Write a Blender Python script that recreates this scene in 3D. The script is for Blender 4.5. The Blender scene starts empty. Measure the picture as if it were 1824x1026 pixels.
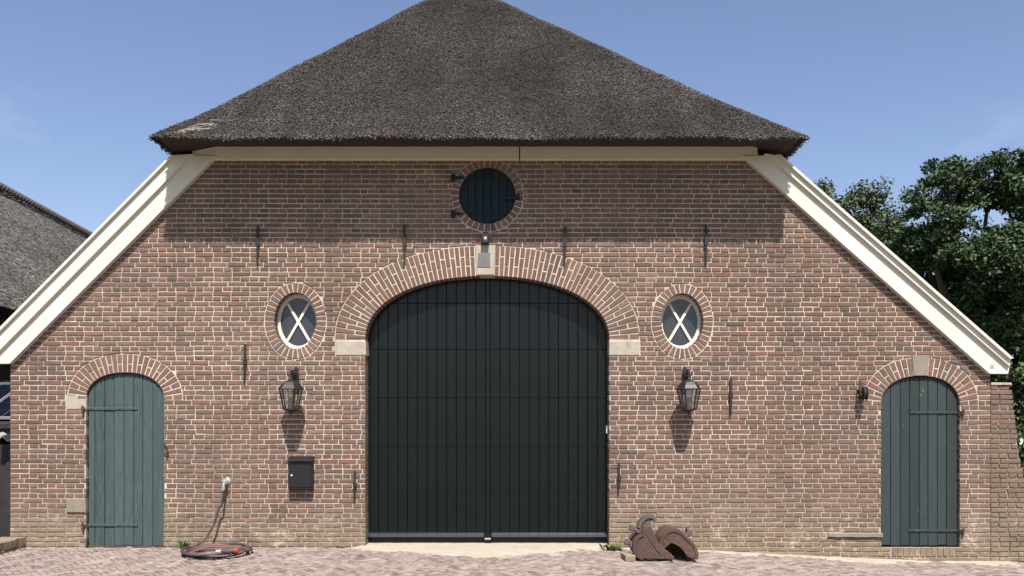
import bpy, math, random
import numpy as np
from mathutils import Vector, noise
from mathutils.geometry import delaunay_2d_cdt

R = math.radians
random.seed(7)
rng = np.random.default_rng(7)
scene = bpy.context.scene
col = scene.collection

# ------------------------------------------------------------------ camera, sky, sun, exposure
CAM_D, CAM_H, FPX, CX, HY = 10.0, 1.65, 1500.0, 912.0, 727.0
cam_data = bpy.data.cameras.new('camera')
cam = bpy.data.objects.new('camera', cam_data); col.objects.link(cam)
cam.location = (0, -CAM_D, CAM_H); cam.rotation_euler = (R(90), 0, 0)
cam_data.sensor_width = 36; cam_data.lens = 36 * FPX / 1824
cam_data.shift_y = (HY - 513) / 1824
cam_data.clip_end = 3000
scene.camera = cam

SUN_TO = Vector((0.10, -0.655, 1.0)).normalized()
world = bpy.data.worlds.new('World'); scene.world = world; world.use_nodes = True
wn = world.node_tree; wn.nodes.clear()
def wnode(t, **k):
    n = wn.nodes.new(t)
    for a, b in k.items(): setattr(n, a, b)
    return n
sky = wnode('ShaderNodeTexSky', sky_type='NISHITA', sun_disc=False)
sky.sun_elevation = math.asin(SUN_TO.z)
sky.sun_rotation = math.atan2(SUN_TO.x, SUN_TO.y)
sky.air_density = 1.0; sky.dust_density = 1.3; sky.ozone_density = 2.2
wtc = wnode('ShaderNodeTexCoord')
wmap = wnode('ShaderNodeMapping'); wmap.inputs['Scale'].default_value = (2.2, 2.2, 7.0)
wns = wnode('ShaderNodeTexNoise'); wns.inputs['Scale'].default_value = 1.7; wns.inputs['Detail'].default_value = 7; wns.inputs['Roughness'].default_value = .6
wrm = wnode('ShaderNodeValToRGB'); wrm.color_ramp.elements[0].position = .56; wrm.color_ramp.elements[1].position = .85
wrm.color_ramp.elements[0].color = (0, 0, 0, 1); wrm.color_ramp.elements[1].color = (.4, .4, .4, 1)
wmx = wnode('ShaderNodeMixRGB'); wmx.inputs[2].default_value = (7.0, 7.4, 8.0, 1)
wbg = wnode('ShaderNodeBackground'); wbg.inputs['Strength'].default_value = .092
wout = wnode('ShaderNodeOutputWorld')
L = wn.links.new
L(wtc.outputs['Generated'], wmap.inputs['Vector']); L(wmap.outputs[0], wns.inputs['Vector'])
wsx = wnode('ShaderNodeSeparateXYZ'); wlo = wnode('ShaderNodeMapRange'); wlo.inputs[1].default_value = .36; wlo.inputs[2].default_value = .20
wmu = wnode('ShaderNodeMath', operation='MULTIPLY')
wtn = wnode('ShaderNodeMixRGB', blend_type='MULTIPLY'); wtn.inputs[0].default_value = 1; wtn.inputs[2].default_value = (1.05, .965, 1.0, 1)   # tints the sky colour slightly towards lavender
L(wtc.outputs['Generated'], wsx.inputs[0]); L(wsx.outputs['Z'], wlo.inputs[0])
L(wns.outputs['Fac'], wrm.inputs[0]); L(wrm.outputs[0], wmu.inputs[0]); L(wlo.outputs[0], wmu.inputs[1]); L(wmu.outputs[0], wmx.inputs[0])
L(sky.outputs[0], wtn.inputs[1]); L(wtn.outputs[0], wmx.inputs[1])
L(wmx.outputs[0], wbg.inputs['Color']); L(wbg.outputs[0], wout.inputs['Surface'])

sun_data = bpy.data.lights.new('sun', 'SUN'); sun_data.energy = 5.0; sun_data.angle = R(.53); sun_data.color = (1, .95, .88)
sun = bpy.data.objects.new('sun', sun_data); col.objects.link(sun)
sun.rotation_euler = SUN_TO.to_track_quat('Z', 'Y').to_euler(); sun.location = (3, -12, 20)

vs = scene.view_settings
vs.view_transform = 'Standard'; vs.look = 'None'; vs.gamma = 1; vs.exposure = 0.84; vs.use_curve_mapping = False

# ------------------------------------------------------------------ helpers
def W(px, py, y=0.0):
    t = CAM_D + y
    return Vector(((px - CX) * t / FPX, y, CAM_H + (HY - py) * t / FPX))
def X_(px, y=0.0): return (px - CX) * (CAM_D + y) / FPX
def Z_(py, y=0.0): return CAM_H + (HY - py) * (CAM_D + y) / FPX
def P2(px, py, y=0.0):
    p = W(px, py, y); return (p.x, p.z)

ORG = {}
class MB:
    def __init__(s): s.v = []; s.f = []; s.c = []
    def add(s, vs_, fs, c=None):
        o = len(s.v); s.v.extend(vs_)
        s.f.extend([tuple(i + o for i in f) for f in fs])
        s.c.extend([c or (1, 1, 1)] * len(vs_))
    def box(s, x0, x1, y0, y1, z0, z1, c=None):
        s.add([(x0,y0,z0),(x1,y0,z0),(x1,y1,z0),(x0,y1,z0),(x0,y0,z1),(x1,y0,z1),(x1,y1,z1),(x0,y1,z1)],
              [(3,2,1,0),(4,5,6,7),(0,1,5,4),(1,2,6,5),(2,3,7,6),(3,0,4,7)], c)
    def bar(s, a, b, w, h, up=(0,0,1), c=None, w2=None, h2=None):
        a = Vector(a); b = Vector(b); d = (b - a).normalized(); u = Vector(up)
        sd = d.cross(u)
        if sd.length < 1e-4: sd = d.cross(Vector((1,0,0)))
        sd.normalize(); u = sd.cross(d)
        w2 = w if w2 is None else w2; h2 = h if h2 is None else h2
        vs_ = []
        for p, ww, hh in ((a, w, h), (b, w2, h2)):
            for q, r in ((-1,-1),(1,-1),(1,1),(-1,1)): vs_.append(tuple(p + sd*q*ww/2 + u*r*hh/2))
        s.add(vs_, [(0,1,2,3),(7,6,5,4),(0,4,5,1),(1,5,6,2),(2,6,7,3),(3,7,4,0)], c)
    def tube(s, pts, r, n=8, c=None, caps=True):
        pts = [Vector(p) for p in pts]; m = len(pts)
        rs = r if isinstance(r, (list, tuple)) else [r]*m
        d0 = (pts[1]-pts[0]).normalized()
        u = d0.orthogonal().normalized(); vs_ = []
        for i, p in enumerate(pts):
            d = (pts[min(i+1,m-1)] - pts[max(i-1,0)])
            if d.length < 1e-9: d = d0
            d.normalize(); u = (u - d*u.dot(d))
            u = u.normalized() if u.length > 1e-6 else d.orthogonal().normalized()
            w = d.cross(u)
            for k in range(n):
                a = 2*math.pi*k/n; vs_.append(tuple(p + (u*math.cos(a) + w*math.sin(a))*rs[i]))
        fs = [(i*n+k, i*n+(k+1)%n, (i+1)*n+(k+1)%n, (i+1)*n+k) for i in range(m-1) for k in range(n)]
        if caps: fs += [tuple(range(n))[::-1], tuple(range((m-1)*n, m*n))]
        s.add(vs_, fs, c)
    def lathe(s, prof, center, n=16, axis='Z', c=None, rot=0):
        cx, cy, cz = center; vs_ = []
        for r, h in prof:
            for k in range(n):
                a = 2*math.pi*k/n + rot; p = r*math.cos(a); q = r*math.sin(a)
                vs_.append((cx+p, cy+q, cz+h) if axis == 'Z' else ((cx+p, cy+h, cz+q) if axis == 'Y' else (cx+h, cy+p, cz+q)))
        m = len(prof)
        fs = [(i*n+k, i*n+(k+1)%n, (i+1)*n+(k+1)%n, (i+1)*n+k) for i in range(m-1) for k in range(n)]
        fs += [tuple(range(n))[::-1], tuple(range((m-1)*n, m*n))]
        s.add(vs_, fs, c)
    def prism(s, poly, y0, y1, bev=.003, c=None, mp=None, jit=0.0, sub=0.0, back=True, tilt=(0,0)):
        """closed prism over a 2-D polygon; mp(u, v, d) places it (default: u=x, v=z, d=y)"""
        mp = mp or (lambda u, v, d: (u, d, v))
        P = []
        n = len(poly)
        for i in range(n):
            a = poly[i]; b = poly[(i+1) % n]
            P.append((a[0] + random.uniform(-jit, jit), a[1] + random.uniform(-jit, jit)))
            if sub:
                l = math.hypot(b[0]-a[0], b[1]-a[1]); k = int(l / sub)
                for j in range(1, k+1):
                    f = j/(k+1)
                    P.append((a[0]+(b[0]-a[0])*f + random.uniform(-jit, jit)*.8, a[1]+(b[1]-a[1])*f + random.uniform(-jit, jit)*.8))
        n = len(P); cx = sum(p[0] for p in P)/n; cz = sum(p[1] for p in P)/n
        area = sum(P[i][0]*P[(i+1)%n][1] - P[(i+1)%n][0]*P[i][1] for i in range(n))
        if area < 0: P = P[::-1]
        ins = []
        for i in range(n):
            a, b, d = P[i-1], P[i], P[(i+1) % n]
            e1 = Vector((b[0]-a[0], b[1]-a[1])); e2 = Vector((d[0]-b[0], d[1]-b[1]))
            if e1.length < 1e-9 or e2.length < 1e-9: ins.append(b); continue
            n1 = Vector((-e1.y, e1.x)).normalized(); n2 = Vector((-e2.y, e2.x)).normalized()
            k = max(.35, 1 + n1.dot(n2)); mv = (n1 + n2) * (bev / k)
            if mv.length > bev*1.6: mv *= bev*1.6/mv.length
            ins.append((b[0]+mv.x, b[1]+mv.y))
        sg = 1 if y1 > y0 else -1
        tl = lambda p: (p[0]-cx)*tilt[0] + (p[1]-cz)*tilt[1]
        vs_ = [mp(p[0], p[1], y0 + tl(p)) for p in ins] + [mp(p[0], p[1], y0 + sg*bev + tl(p)) for p in P] + [mp(p[0], p[1], y1) for p in P]
        fs = [tuple(range(n))]
        for r in range(2):
            fs += [(r*n+i, (r+1)*n+i, (r+1)*n+(i+1)%n, r*n+(i+1)%n) for i in range(n)]
        if back: fs.append(tuple(range(2*n, 3*n))[::-1])
        s.add(vs_, fs, c)
    def build(s, name, mat, parent=None, smooth=False, org=None):
        if parent is not None: o3 = ORG[parent]
        else: o3 = Vector(org) if org else Vector((0,0,0))
        me = bpy.data.meshes.new(name)
        vv = [(v[0]-o3[0], v[1]-o3[1], v[2]-o3[2]) for v in s.v]
        me.from_pydata(vv, [], s.f)
        ca = me.color_attributes.new('tint', 'FLOAT_COLOR', 'POINT')
        ca.data.foreach_set('color', np.array([(a[0], a[1], a[2], 1) for a in s.c], dtype=np.float32).ravel())
        if smooth:
            me.polygons.foreach_set('use_smooth', [True]*len(me.polygons))
            try: me.set_sharp_from_angle(angle=R(40))
            except Exception: pass
        me.materials.append(mat)
        o = bpy.data.objects.new(name, me); col.objects.link(o)
        if parent is not None: o.parent = parent
        else: o.location = o3
        ORG[o] = o3
        return o

def np_mesh(name, V, F, C, mat, parent=None, org=(0,0,0), smooth=False):
    """fast mesh from numpy arrays; every face has the same number of corners"""
    o3 = np.array(ORG[parent] if parent is not None else org, dtype=np.float32)
    V = (np.asarray(V, dtype=np.float32) - o3); F = np.asarray(F, dtype=np.int32); k = F.shape[1]
    me = bpy.data.meshes.new(name)
    me.vertices.add(len(V)); me.vertices.foreach_set('co', V.ravel())
    me.loops.add(F.size); me.loops.foreach_set('vertex_index', F.ravel())
    me.polygons.add(len(F)); me.polygons.foreach_set('loop_start', np.arange(0, F.size, k, dtype=np.int32))
    me.update(calc_edges=True); me.validate()
    if C is not None:
        ca = me.color_attributes.new('tint', 'FLOAT_COLOR', 'POINT')
        C4 = np.ones((len(V), 4), dtype=np.float32); C4[:, :3] = C
        ca.data.foreach_set('color', C4.ravel())
    if smooth: me.polygons.foreach_set('use_smooth', [True]*len(me.polygons))
    me.materials.append(mat)
    o = bpy.data.objects.new(name, me); col.objects.link(o)
    if parent is not None: o.parent = parent
    else: o.location = tuple(o3)
    ORG[o] = Vector(tuple(float(q) for q in o3))
    return o

def thing(name, label, cat, loc=(0,0,0), group=None):
    o = bpy.data.objects.new(name, None); col.objects.link(o); o.location = loc; ORG[o] = Vector(loc)
    o.empty_display_size = .1
    return tag(o, label, cat, group)
def tag(o, label=None, cat=None, group=None, kind=None):
    if label: o['label'] = label
    if cat: o['category'] = cat
    if group: o['group'] = group
    if kind: o['kind'] = kind
    return o
def dup(o, parent=None, loc=None, label=None):
    c = o.copy(); col.objects.link(c); c.parent = parent
    if loc is not None: c.location = loc
    if label: c['label'] = label
    for ch in list(o.children): dup(ch, c)
    return c

# ------------------------------------------------------------------ materials
def M(name, c1, c2=None, scale=8, rough=.8, bump=.0, bscale=60, metal=0, spec=.4, tint=False, stretch=(1,1,1), detail=6, c3=None, c3scale=2.5, c3at=(.55,.7), coord='Object', rvar=0, bdist=.01, c4=None):
    m = bpy.data.materials.new(name); m.use_nodes = True
    nt = m.node_tree; b = nt.nodes['Principled BSDF']; ln = nt.links.new
    tc = nt.nodes.new('ShaderNodeTexCoord'); mpn = nt.nodes.new('ShaderNodeMapping'); mpn.inputs['Scale'].default_value = stretch
    ln(tc.outputs[coord], mpn.inputs['Vector'])
    def nz(sc, det=detail, ro=.6):
        n = nt.nodes.new('ShaderNodeTexNoise'); n.inputs['Scale'].default_value = sc; n.inputs['Detail'].default_value = det; n.inputs['Roughness'].default_value = ro
        ln(mpn.outputs[0], n.inputs['Vector']); return n
    n1 = nz(scale)
    mx = nt.nodes.new('ShaderNodeMixRGB'); mx.inputs[1].default_value = (*c1, 1); mx.inputs[2].default_value = (*(c2 or c1), 1)
    rp = nt.nodes.new('ShaderNodeMapRange'); rp.inputs[1].default_value = .32; rp.inputs[2].default_value = .68
    ln(n1.outputs['Fac'], rp.inputs[0]); ln(rp.outputs[0], mx.inputs[0]); out = mx.outputs[0]
    if tint:
        at = nt.nodes.new('ShaderNodeAttribute'); at.attribute_name = 'tint'
        mu = nt.nodes.new('ShaderNodeMixRGB'); mu.blend_type = 'MULTIPLY'; mu.inputs[0].default_value = 1
        ln(out, mu.inputs[1]); ln(at.outputs['Color'], mu.inputs[2]); out = mu.outputs[0]
    if c3:
        n3 = nz(c3scale, 8, .65); r3 = nt.nodes.new('ShaderNodeMapRange'); r3.inputs[1].default_value = c3at[0]; r3.inputs[2].default_value = c3at[1]
        m3 = nt.nodes.new('ShaderNodeMixRGB'); m3.inputs[2].default_value = (*c3, 1)
        ln(n3.outputs['Fac'], r3.inputs[0]); ln(r3.outputs[0], m3.inputs[0]); ln(out, m3.inputs[1]); out = m3.outputs[0]
    if c4:                                   # peeled spots
        n4 = nt.nodes.new('ShaderNodeTexNoise'); n4.inputs['Scale'].default_value = 14; n4.inputs['Detail'].default_value = 6; n4.inputs['Roughness'].default_value = .7
        mp4 = nt.nodes.new('ShaderNodeMapping'); mp4.inputs['Scale'].default_value = (1, 1, .45); ln(tc.outputs[coord], mp4.inputs[0]); ln(mp4.outputs[0], n4.inputs['Vector'])
        r4 = nt.nodes.new('ShaderNodeMapRange'); r4.inputs[1].default_value = .645; r4.inputs[2].default_value = .69; r4.inputs[4].default_value = .8
        m4 = nt.nodes.new('ShaderNodeMixRGB'); m4.inputs[2].default_value = (*c4, 1)
        ln(n4.outputs['Fac'], r4.inputs[0]); ln(r4.outputs[0], m4.inputs[0]); ln(out, m4.inputs[1]); out = m4.outputs[0]
    ln(out, b.inputs['Base Color'])
    b.inputs['Roughness'].default_value = rough; b.inputs['Metallic'].default_value = metal; b.inputs['Specular IOR Level'].default_value = spec
    if rvar:
        rr = nt.nodes.new('ShaderNodeMapRange'); rr.inputs[3].default_value = rough - rvar; rr.inputs[4].default_value = rough + rvar
        ln(n1.outputs['Fac'], rr.inputs[0]); ln(rr.outputs[0], b.inputs['Roughness'])
    if bump:
        nb = nz(bscale, 5, .6); bp = nt.nodes.new('ShaderNodeBump'); bp.inputs['Strength'].default_value = bump; bp.inputs['Distance'].default_value = bdist
        ln(nb.outputs['Fac'], bp.inputs['Height']); ln(bp.outputs[0], b.inputs['Normal'])
    return m

def brick_material(name, base, is_mortar=False):
    """old hand-made brick or lime mortar: grain, lime smears, and lichen on the damp lowest courses"""
    m = bpy.data.materials.new(name); m.use_nodes = True
    nt = m.node_tree; b = nt.nodes['Principled BSDF']; ln = nt.links.new
    geo = nt.nodes.new('ShaderNodeNewGeometry')
    def nz(sc, det=6, ro=.6):
        n = nt.nodes.new('ShaderNodeTexNoise'); n.inputs['Scale'].default_value = sc; n.inputs['Detail'].default_value = det; n.inputs['Roughness'].default_value = ro
        ln(geo.outputs['Position'], n.inputs['Vector']); return n.outputs['Fac']
    def rng_(src, a, bb, c=0, d=1):
        r = nt.nodes.new('ShaderNodeMapRange'); r.inputs[1].default_value = a; r.inputs[2].default_value = bb; r.inputs[3].default_value = c; r.inputs[4].default_value = d
        ln(src, r.inputs[0]); return r.outputs[0]
    def mix(fac, c1, c2, mode='MIX'):
        x = nt.nodes.new('ShaderNodeMixRGB'); x.blend_type = mode
        for i, q in ((0, fac), (1, c1), (2, c2)):
            if isinstance(q, (int, float)): x.inputs[i].default_value = q
            elif isinstance(q, tuple): x.inputs[i].default_value = (*q, 1)
            else: ln(q, x.inputs[i])
        return x.outputs[0]
    def mul(a, bb):
        x = nt.nodes.new('ShaderNodeMath'); x.operation = 'MULTIPLY'; ln(a, x.inputs[0])
        if isinstance(bb, (int, float)): x.inputs[1].default_value = bb
        else: ln(bb, x.inputs[1])
        return x.outputs[0]
    sep = nt.nodes.new('ShaderNodeSeparateXYZ'); ln(geo.outputs['Position'], sep.inputs[0])
    if is_mortar:
        c = mix(rng_(nz(14), .3, .7), base, tuple(v*.78 for v in base))
        c = mix(mul(rng_(nz(.8, 9, .7), .47, .68), .6), c, (.28, .23, .185))
    else:
        at = nt.nodes.new('ShaderNodeAttribute'); at.attribute_name = 'tint'
        g = rng_(nz(55, 5), .3, .7, .66, 1.24)
        comb = nt.nodes.new('ShaderNodeCombineColor')
        for i in range(3): ln(g, comb.inputs[i])
        c = mix(1.0, at.outputs['Color'], comb.outputs[0], 'MULTIPLY')
        mb_ = nt.nodes.new('ShaderNodeMapping'); mb_.inputs['Scale'].default_value = (9, 9, 30); ln(geo.outputs['Position'], mb_.inputs[0])
        n_b = nt.nodes.new('ShaderNodeTexNoise'); n_b.inputs['Scale'].default_value = 1.0; n_b.inputs['Detail'].default_value = 5; n_b.inputs['Roughness'].default_value = .65; ln(mb_.outputs[0], n_b.inputs['Vector'])
        c = mix(mul(rng_(n_b.outputs['Fac'], .46, .64), .62), c, (.128, .100, .074))
        c = mix(mul(rng_(nz(9, 8, .7), .60, .74), .35), c, (.34, .285, .24))
        c = mix(mul(rng_(nz(26, 6, .7), .60, .72), .5), c, (.085, .06, .052))
    # large patches of grime and rain streaks that darken brick and joint alike
    mpn = nt.nodes.new('ShaderNodeMapping'); mpn.inputs['Scale'].default_value = (2.6, 2.6, .5); ln(geo.outputs['Position'], mpn.inputs[0])
    st = nt.nodes.new('ShaderNodeTexNoise'); st.inputs['Scale'].default_value = 1.0; st.inputs['Detail'].default_value = 8; st.inputs['Roughness'].default_value = .68
    ln(mpn.outputs[0], st.inputs['Vector'])
    c = mix(mul(rng_(st.outputs['Fac'], .50, .72), .55), c, (.105, .082, .066))
    c = mix(mul(rng_(nz(.55, 6, .6), .5, .7), .30), c, (.20, .155, .118))
    # damp lowest courses: grey-green lichen and lime wash-out
    low = rng_(sep.outputs['Z'], .70, .15)
    c = mix(mul(mul(low, rng_(nz(1.7, 8, .72), .36, .56)), .74), c, (.270, .225, .165))
    c = mix(mul(mul(rng_(sep.outputs['Z'], .50, .20), rng_(nz(3.4, 9, .75), .56, .64)), .8), c, (.50, .435, .36))
    c = mix(mul(mul(rng_(sep.outputs['Z'], .38, -.05), rng_(nz(4.5, 7, .7), .5, .62)), .55), c, (.16, .165, .075))
    c = mix(1.0, c, (.86, .835, .80), 'MULTIPLY')
    ln(c, b.inputs['Base Color'])
    b.inputs['Roughness'].default_value = .92; b.inputs['Specular IOR Level'].default_value = .2
    bp = nt.nodes.new('ShaderNodeBump'); bp.inputs['Strength'].default_value = .9 if is_mortar else .75; bp.inputs['Distance'].default_value = .006
    ln(nz(70 if is_mortar else 95, 5, .7), bp.inputs['Height']); ln(bp.outputs[0], b.inputs['Normal'])
    return m

MAT = {}
MAT['brick'] = brick_material('brick', (.25, .15, .12))
MAT['mortar'] = brick_material('lime_mortar', (.64, .565, .475), True)
MAT['stone'] = M('sandstone', (0.3655, 0.3216, 0.2632), (0.2924, 0.2558, 0.2120), 9, .9, .5, 60, c3=(0.2193, 0.1901, 0.1535), c3scale=5)
MAT['stone_dull'] = M('weathered_stone', (0.2193, 0.1915, 0.1498), (0.1754, 0.1535, 0.1207), 9, .92, .6, 60, c3=(0.1389, 0.1316, 0.0877), c3scale=4)
MAT['keystone_plate'] = M('slate', (.11, .11, .115), (.14, .14, .14), 10, .7, .2, 60)
MAT['cream'] = M('cream_paint', (0.5808, 0.5544, 0.4796), (0.5456, 0.5192, 0.4400), 3, .55, .05, 40, c3=(0.4136, 0.3872, 0.3168), c3scale=2.2, c3at=(.6,.85), stretch=(1,1,.6))
MAT['fascia'] = M('old_cream_paint', (0.6496, 0.5712, 0.4480), (0.5824, 0.5040, 0.3920), 3, .6, .06, 40, c3=(0.4704, 0.4032, 0.3136), c3scale=2.2, c3at=(.6,.85))
MAT['black_door'] = M('black_green_lacquer', (0.0024, 0.0054, 0.0050), (0.0029, 0.0063, 0.0059), 2, .27, .012, 18, spec=.30, rvar=.03)
MAT['rail'] = M('gloss_rail', (.020, .026, .026), (.024, .030, .030), 3, .22, .01, 18, spec=.9)
MAT['teal'] = M('faded_teal_paint', (0.0284, 0.0511, 0.0500), (0.0408, 0.0670, 0.0642), 7, .75, .35, 30, stretch=(9, 9, .8), c3=(0.0653, 0.0880, 0.0840), c3scale=5, c3at=(.48,.75), tint=True, c4=(.045,.03,.022))
MAT['slate'] = M('slate_green_paint', (0.0165, 0.0275, 0.0275), (0.0211, 0.0337, 0.0329), 6, .65, .3, 30, stretch=(7.7400, 7.9200, 0.6560), c3=(0.0329, 0.0474, 0.0442), c3scale=6, c3at=(.6,.85), tint=True, c4=(.09,.10,.09))
MAT['hatch'] = M('dark_hatch_paint', (.006, .016, .023), (.009, .021, .029), 6, .6, .25, 30, stretch=(9, 9, .8), tint=True, spec=.2)
MAT['iron'] = M('black_iron', (.018, .018, .019), (.028, .025, .024), 25, .6, .4, 70, metal=.3)
MAT['rust_iron'] = M('rusted_iron', (.045, .032, .027), (.09, .05, .034), 25, .8, .5, 70)
MAT['rust'] = M('rust', (0.0808, 0.0494, 0.0380), (0.0494, 0.0323, 0.0266), 11, .85, 1.0, 30, c3=(0.1520, 0.0712, 0.0333), c3scale=5, c3at=(.52,.68), bdist=.010)
MAT['rust_grey'] = M('weathered_steel', (.060, .058, .058), (.10, .078, .068), 16, .7, .4, 60)
MAT['lantern'] = M('lantern_black', (.007, .008, .010), (.010, .011, .013), 12, .5, .1, 60, spec=.5)
MAT['mailbox'] = M('mailbox_black', (.008, .008, .009), (.010, .010, .011), 12, .45, .1, 150)
MAT['chrome'] = M('chrome', (.72, .72, .72), (.62, .62, .62), 12, .28, .1, 60, metal=.85)
MAT['plastic_red'] = M('red_plastic', (.42, .03, .022), (.36, .03, .02), 12, .45)
MAT['plastic_white'] = M('white_plastic', (.7, .7, .69), (.65, .65, .64), 12, .5)
MAT['hose'] = M('black_rubber', (.035, .034, .034), (.06, .056, .054), 8, .6, .2, 60)
MAT['hose_red'] = M('red_brown_rubber', (0.1625, 0.0650, 0.0562), (0.1250, 0.0688, 0.0625), 8, .65, .2, 60)
MAT['paver'] = M('clinker_paver', (1, 1, 1), (.74, .74, .74), 22, .9, .6, 80, tint=True, c3=(.325,.28,.235), c3scale=11, c3at=(.46,.68), spec=.25)
MAT['joint'] = M('joint_sand', (0.1594, 0.1339, 0.1115), (0.2295, 0.1976, 0.1658), 7, .95, .6, 60)
MAT['sand'] = M('pale_sand', (0.3650, 0.3225, 0.2555), (0.3164, 0.2738, 0.2190), 5, .95, .7, 90, c3=(0.2434, 0.2069, 0.1704), c3scale=9, c3at=(.6,.78))
MAT['grass_ground'] = M('rough_grass', (.06, .085, .03), (.10, .11, .05), 3, .95, .5, 20)
MAT['thatch'] = M('thatch', (0.0211, 0.0187, 0.0169), (0.0351, 0.0316, 0.0286), 30, .95, .9, 120, stretch=(1,1,1), bdist=.03)
MAT['thatch_grey'] = M('grey_thatch', (.085, .077, .069), (.12, .11, .098), 30, .95, .9, 120, bdist=.03)
MAT['reed'] = M('reed_stems', (1, 1, 1), (.8, .8, .8), 3, .9, 0, tint=True, spec=.2)
MAT['thatch_under'] = M('reed_underside', (.060, .035, .030), (.035, .022, .020), 60, .95, .8, 150)
MAT['bark'] = M('bark', (.045, .036, .028), (.075, .062, .05), 8, .95, .8, 25, stretch=(3,3,.6))
MAT['leaf'] = M('oak_leaves', (1, 1, 1), (.85, .9, .8), 3, .6, 0, tint=True, spec=.25)
MAT['weed'] = M('weed_leaves', (1, 1, 1), (.8, .85, .75), 20, .6, 0, tint=True, spec=.3)
MAT['dark_wall'] = M('tarred_boards_and_shade', (.012, .011, .011), (.02, .018, .017), 6, .8, .3, 40)  # tarred wood, and the painted shade of the shed opening
MAT['solar'] = M('solar_glass', (.004, .007, .014), (.005, .008, .017), 3, .15, 0, spec=.35)
MAT['alu'] = M('aluminium', (.52, .53, .55), (.45, .46, .48), 12, .4, 0, metal=.7)
MAT['corrugated'] = M('fibre_cement', (.34, .32, .29), (.25, .24, .22), 7, .9, .4, 50, c3=(.16,.16,.12), c3scale=4)
MAT['flower'] = M('white_petals', (.75, .75, .72), (.7, .7, .66), 8, .6)
MAT['grey_roof'] = M('grey_roof_tiles', (.20, .19, .185), (.26, .25, .24), 6, .9, .5, 30)
def glass_mat():
    m = M('old_window_glass', (.020, .026, .032), (.030, .036, .042), 3, .12, .03, 6, spec=.6, c3=(.10,.11,.115), c3scale=7, c3at=(.6,.85))
    return m
MAT['pane'] = glass_mat()
def lantern_glass():
    m = bpy.data.materials.new('lantern_glass'); m.use_nodes = True
    nt = m.node_tree; nt.nodes.clear(); o = nt.nodes.new('ShaderNodeOutputMaterial'); mx = nt.nodes.new('ShaderNodeMixShader')
    tr = nt.nodes.new('ShaderNodeBsdfTransparent'); gl = nt.nodes.new('ShaderNodeBsdfGlossy'); df = nt.nodes.new('ShaderNodeBsdfDiffuse'); mx2 = nt.nodes.new('ShaderNodeMixShader')
    tr.inputs[0].default_value = (.82, .82, .80, 1); gl.inputs['Roughness'].default_value = .08; df.inputs[0].default_value = (.3, .29, .27, 1)
    mx.inputs[0].default_value = .10; mx2.inputs[0].default_value = .12
    nt.links.new(tr.outputs[0], mx.inputs[1]); nt.links.new(gl.outputs[0], mx.inputs[2])
    nt.links.new(mx.outputs[0], mx2.inputs[1]); nt.links.new(df.outputs[0], mx2.inputs[2]); nt.links.new(mx2.outputs[0], o.inputs[0])
    return m
MAT['lantern_glass'] = lantern_glass()

# ------------------------------------------------------------------ ground
def g(x):
    t = min(1, max(0, (x - .6) / 5.0)); return -.175 * t * t * (3 - 2*t)

def ground_sheet(name, xs, ys, zf, mat, kind='structure'):
    V = [(x, y, zf(x, y)) for y in ys for x in xs]; n = len(xs)
    F = [(j*n+i, j*n+i+1, (j+1)*n+i+1, (j+1)*n+i) for j in range(len(ys)-1) for i in range(n-1)]
    o = np_mesh(name, V, F, None, mat, smooth=True); tag(o, kind=kind); return o
gx = [-1200, -300, -80, -30, -15] + [i*.5 for i in range(-18, 19)] + [15, 30, 80, 300, 1200]
gy = [-1200, -300, -60, -20, -11, -6, -3, 0, 3, 8, 20, 60, 200, 600, 1500]
ground_sheet('ground', gx, gy, lambda x, y: g(x) - .07, MAT['grass_ground'])
pave = ground_sheet('pavement', [i*.4 for i in range(-26, 27)], [-14, -9, -6, -4.2, -3, -2, -1, 0, .35], lambda x, y: g(x) - .014, MAT['joint'])

pcols = [(0.202, 0.155, 0.138), (0.225, 0.175, 0.155), (0.185, 0.141, 0.129), (0.245, 0.198, 0.174), (0.196, 0.146, 0.130), (0.215, 0.175, 0.157), (0.159, 0.120, 0.113)]
PV_L, PV_W = .205, .068
pavers = []
def add_paver_list():
    u = PV_W; r = 3; ca, sa = math.cos(R(38)), math.sin(R(38))
    for k in range(-130, 131):
        for m_ in range(-24, 25):
            for typ in (0, 1):
                if typ == 0: cx = (k + 6*m_ + 1.5)*u; cy = (k + .5)*u
                else: cx = (k + 3 + 6*m_ + .5)*u; cy = (k - 2 + 1.5)*u
                X = cx*ca - cy*sa; Y = cx*sa + cy*ca - 2
                if -8 < X < 8 and -3.7 < Y < -.03:
                    pavers.append((X, Y, R(38) + (math.pi/2 if typ else 0)))
add_paver_list()
def paver_into(mb, X, Y, a):
    l, w = PV_L*.5 - .005, PV_W*.5 - .005
    c, s = math.cos(a), math.sin(a)
    q = [(X + p*c - r_*s, Y + p*s + r_*c) for p, r_ in ((-l,-w),(l,-w),(l,w),(-l,w))]
    z = g(X) + random.gauss(0, .0015) + .003*noise.noise((X*1.3, Y*1.3, 0))
    t0 = random.choice(pcols); f = random.uniform(.80, 1.22) * (1 + .12*noise.noise((X*.9, Y*1.5, 3)))
    mb.prism(q, z, z - .045, .006, tuple(v*f for v in t0), mp=lambda u_, v_, d: (u_, v_, d), jit=.0025, back=False, tilt=(random.gauss(0,.025), random.gauss(0,.025)))
in_view = [p for p in pavers if p[1] > -1.72 and abs(p[0]) < .6*(10 + p[1])]
in_view.sort(key=lambda p: p[1]); front = set(in_view[:300])
rest = MB()
for p in pavers:
    if p in front:
        b = MB(); paver_into(b, *p); b.build('paver', MAT['paver'], pave)
    else: paver_into(rest, *p)
tag(rest.build('pavers', MAT['paver'], pave), kind='stuff')

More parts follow.
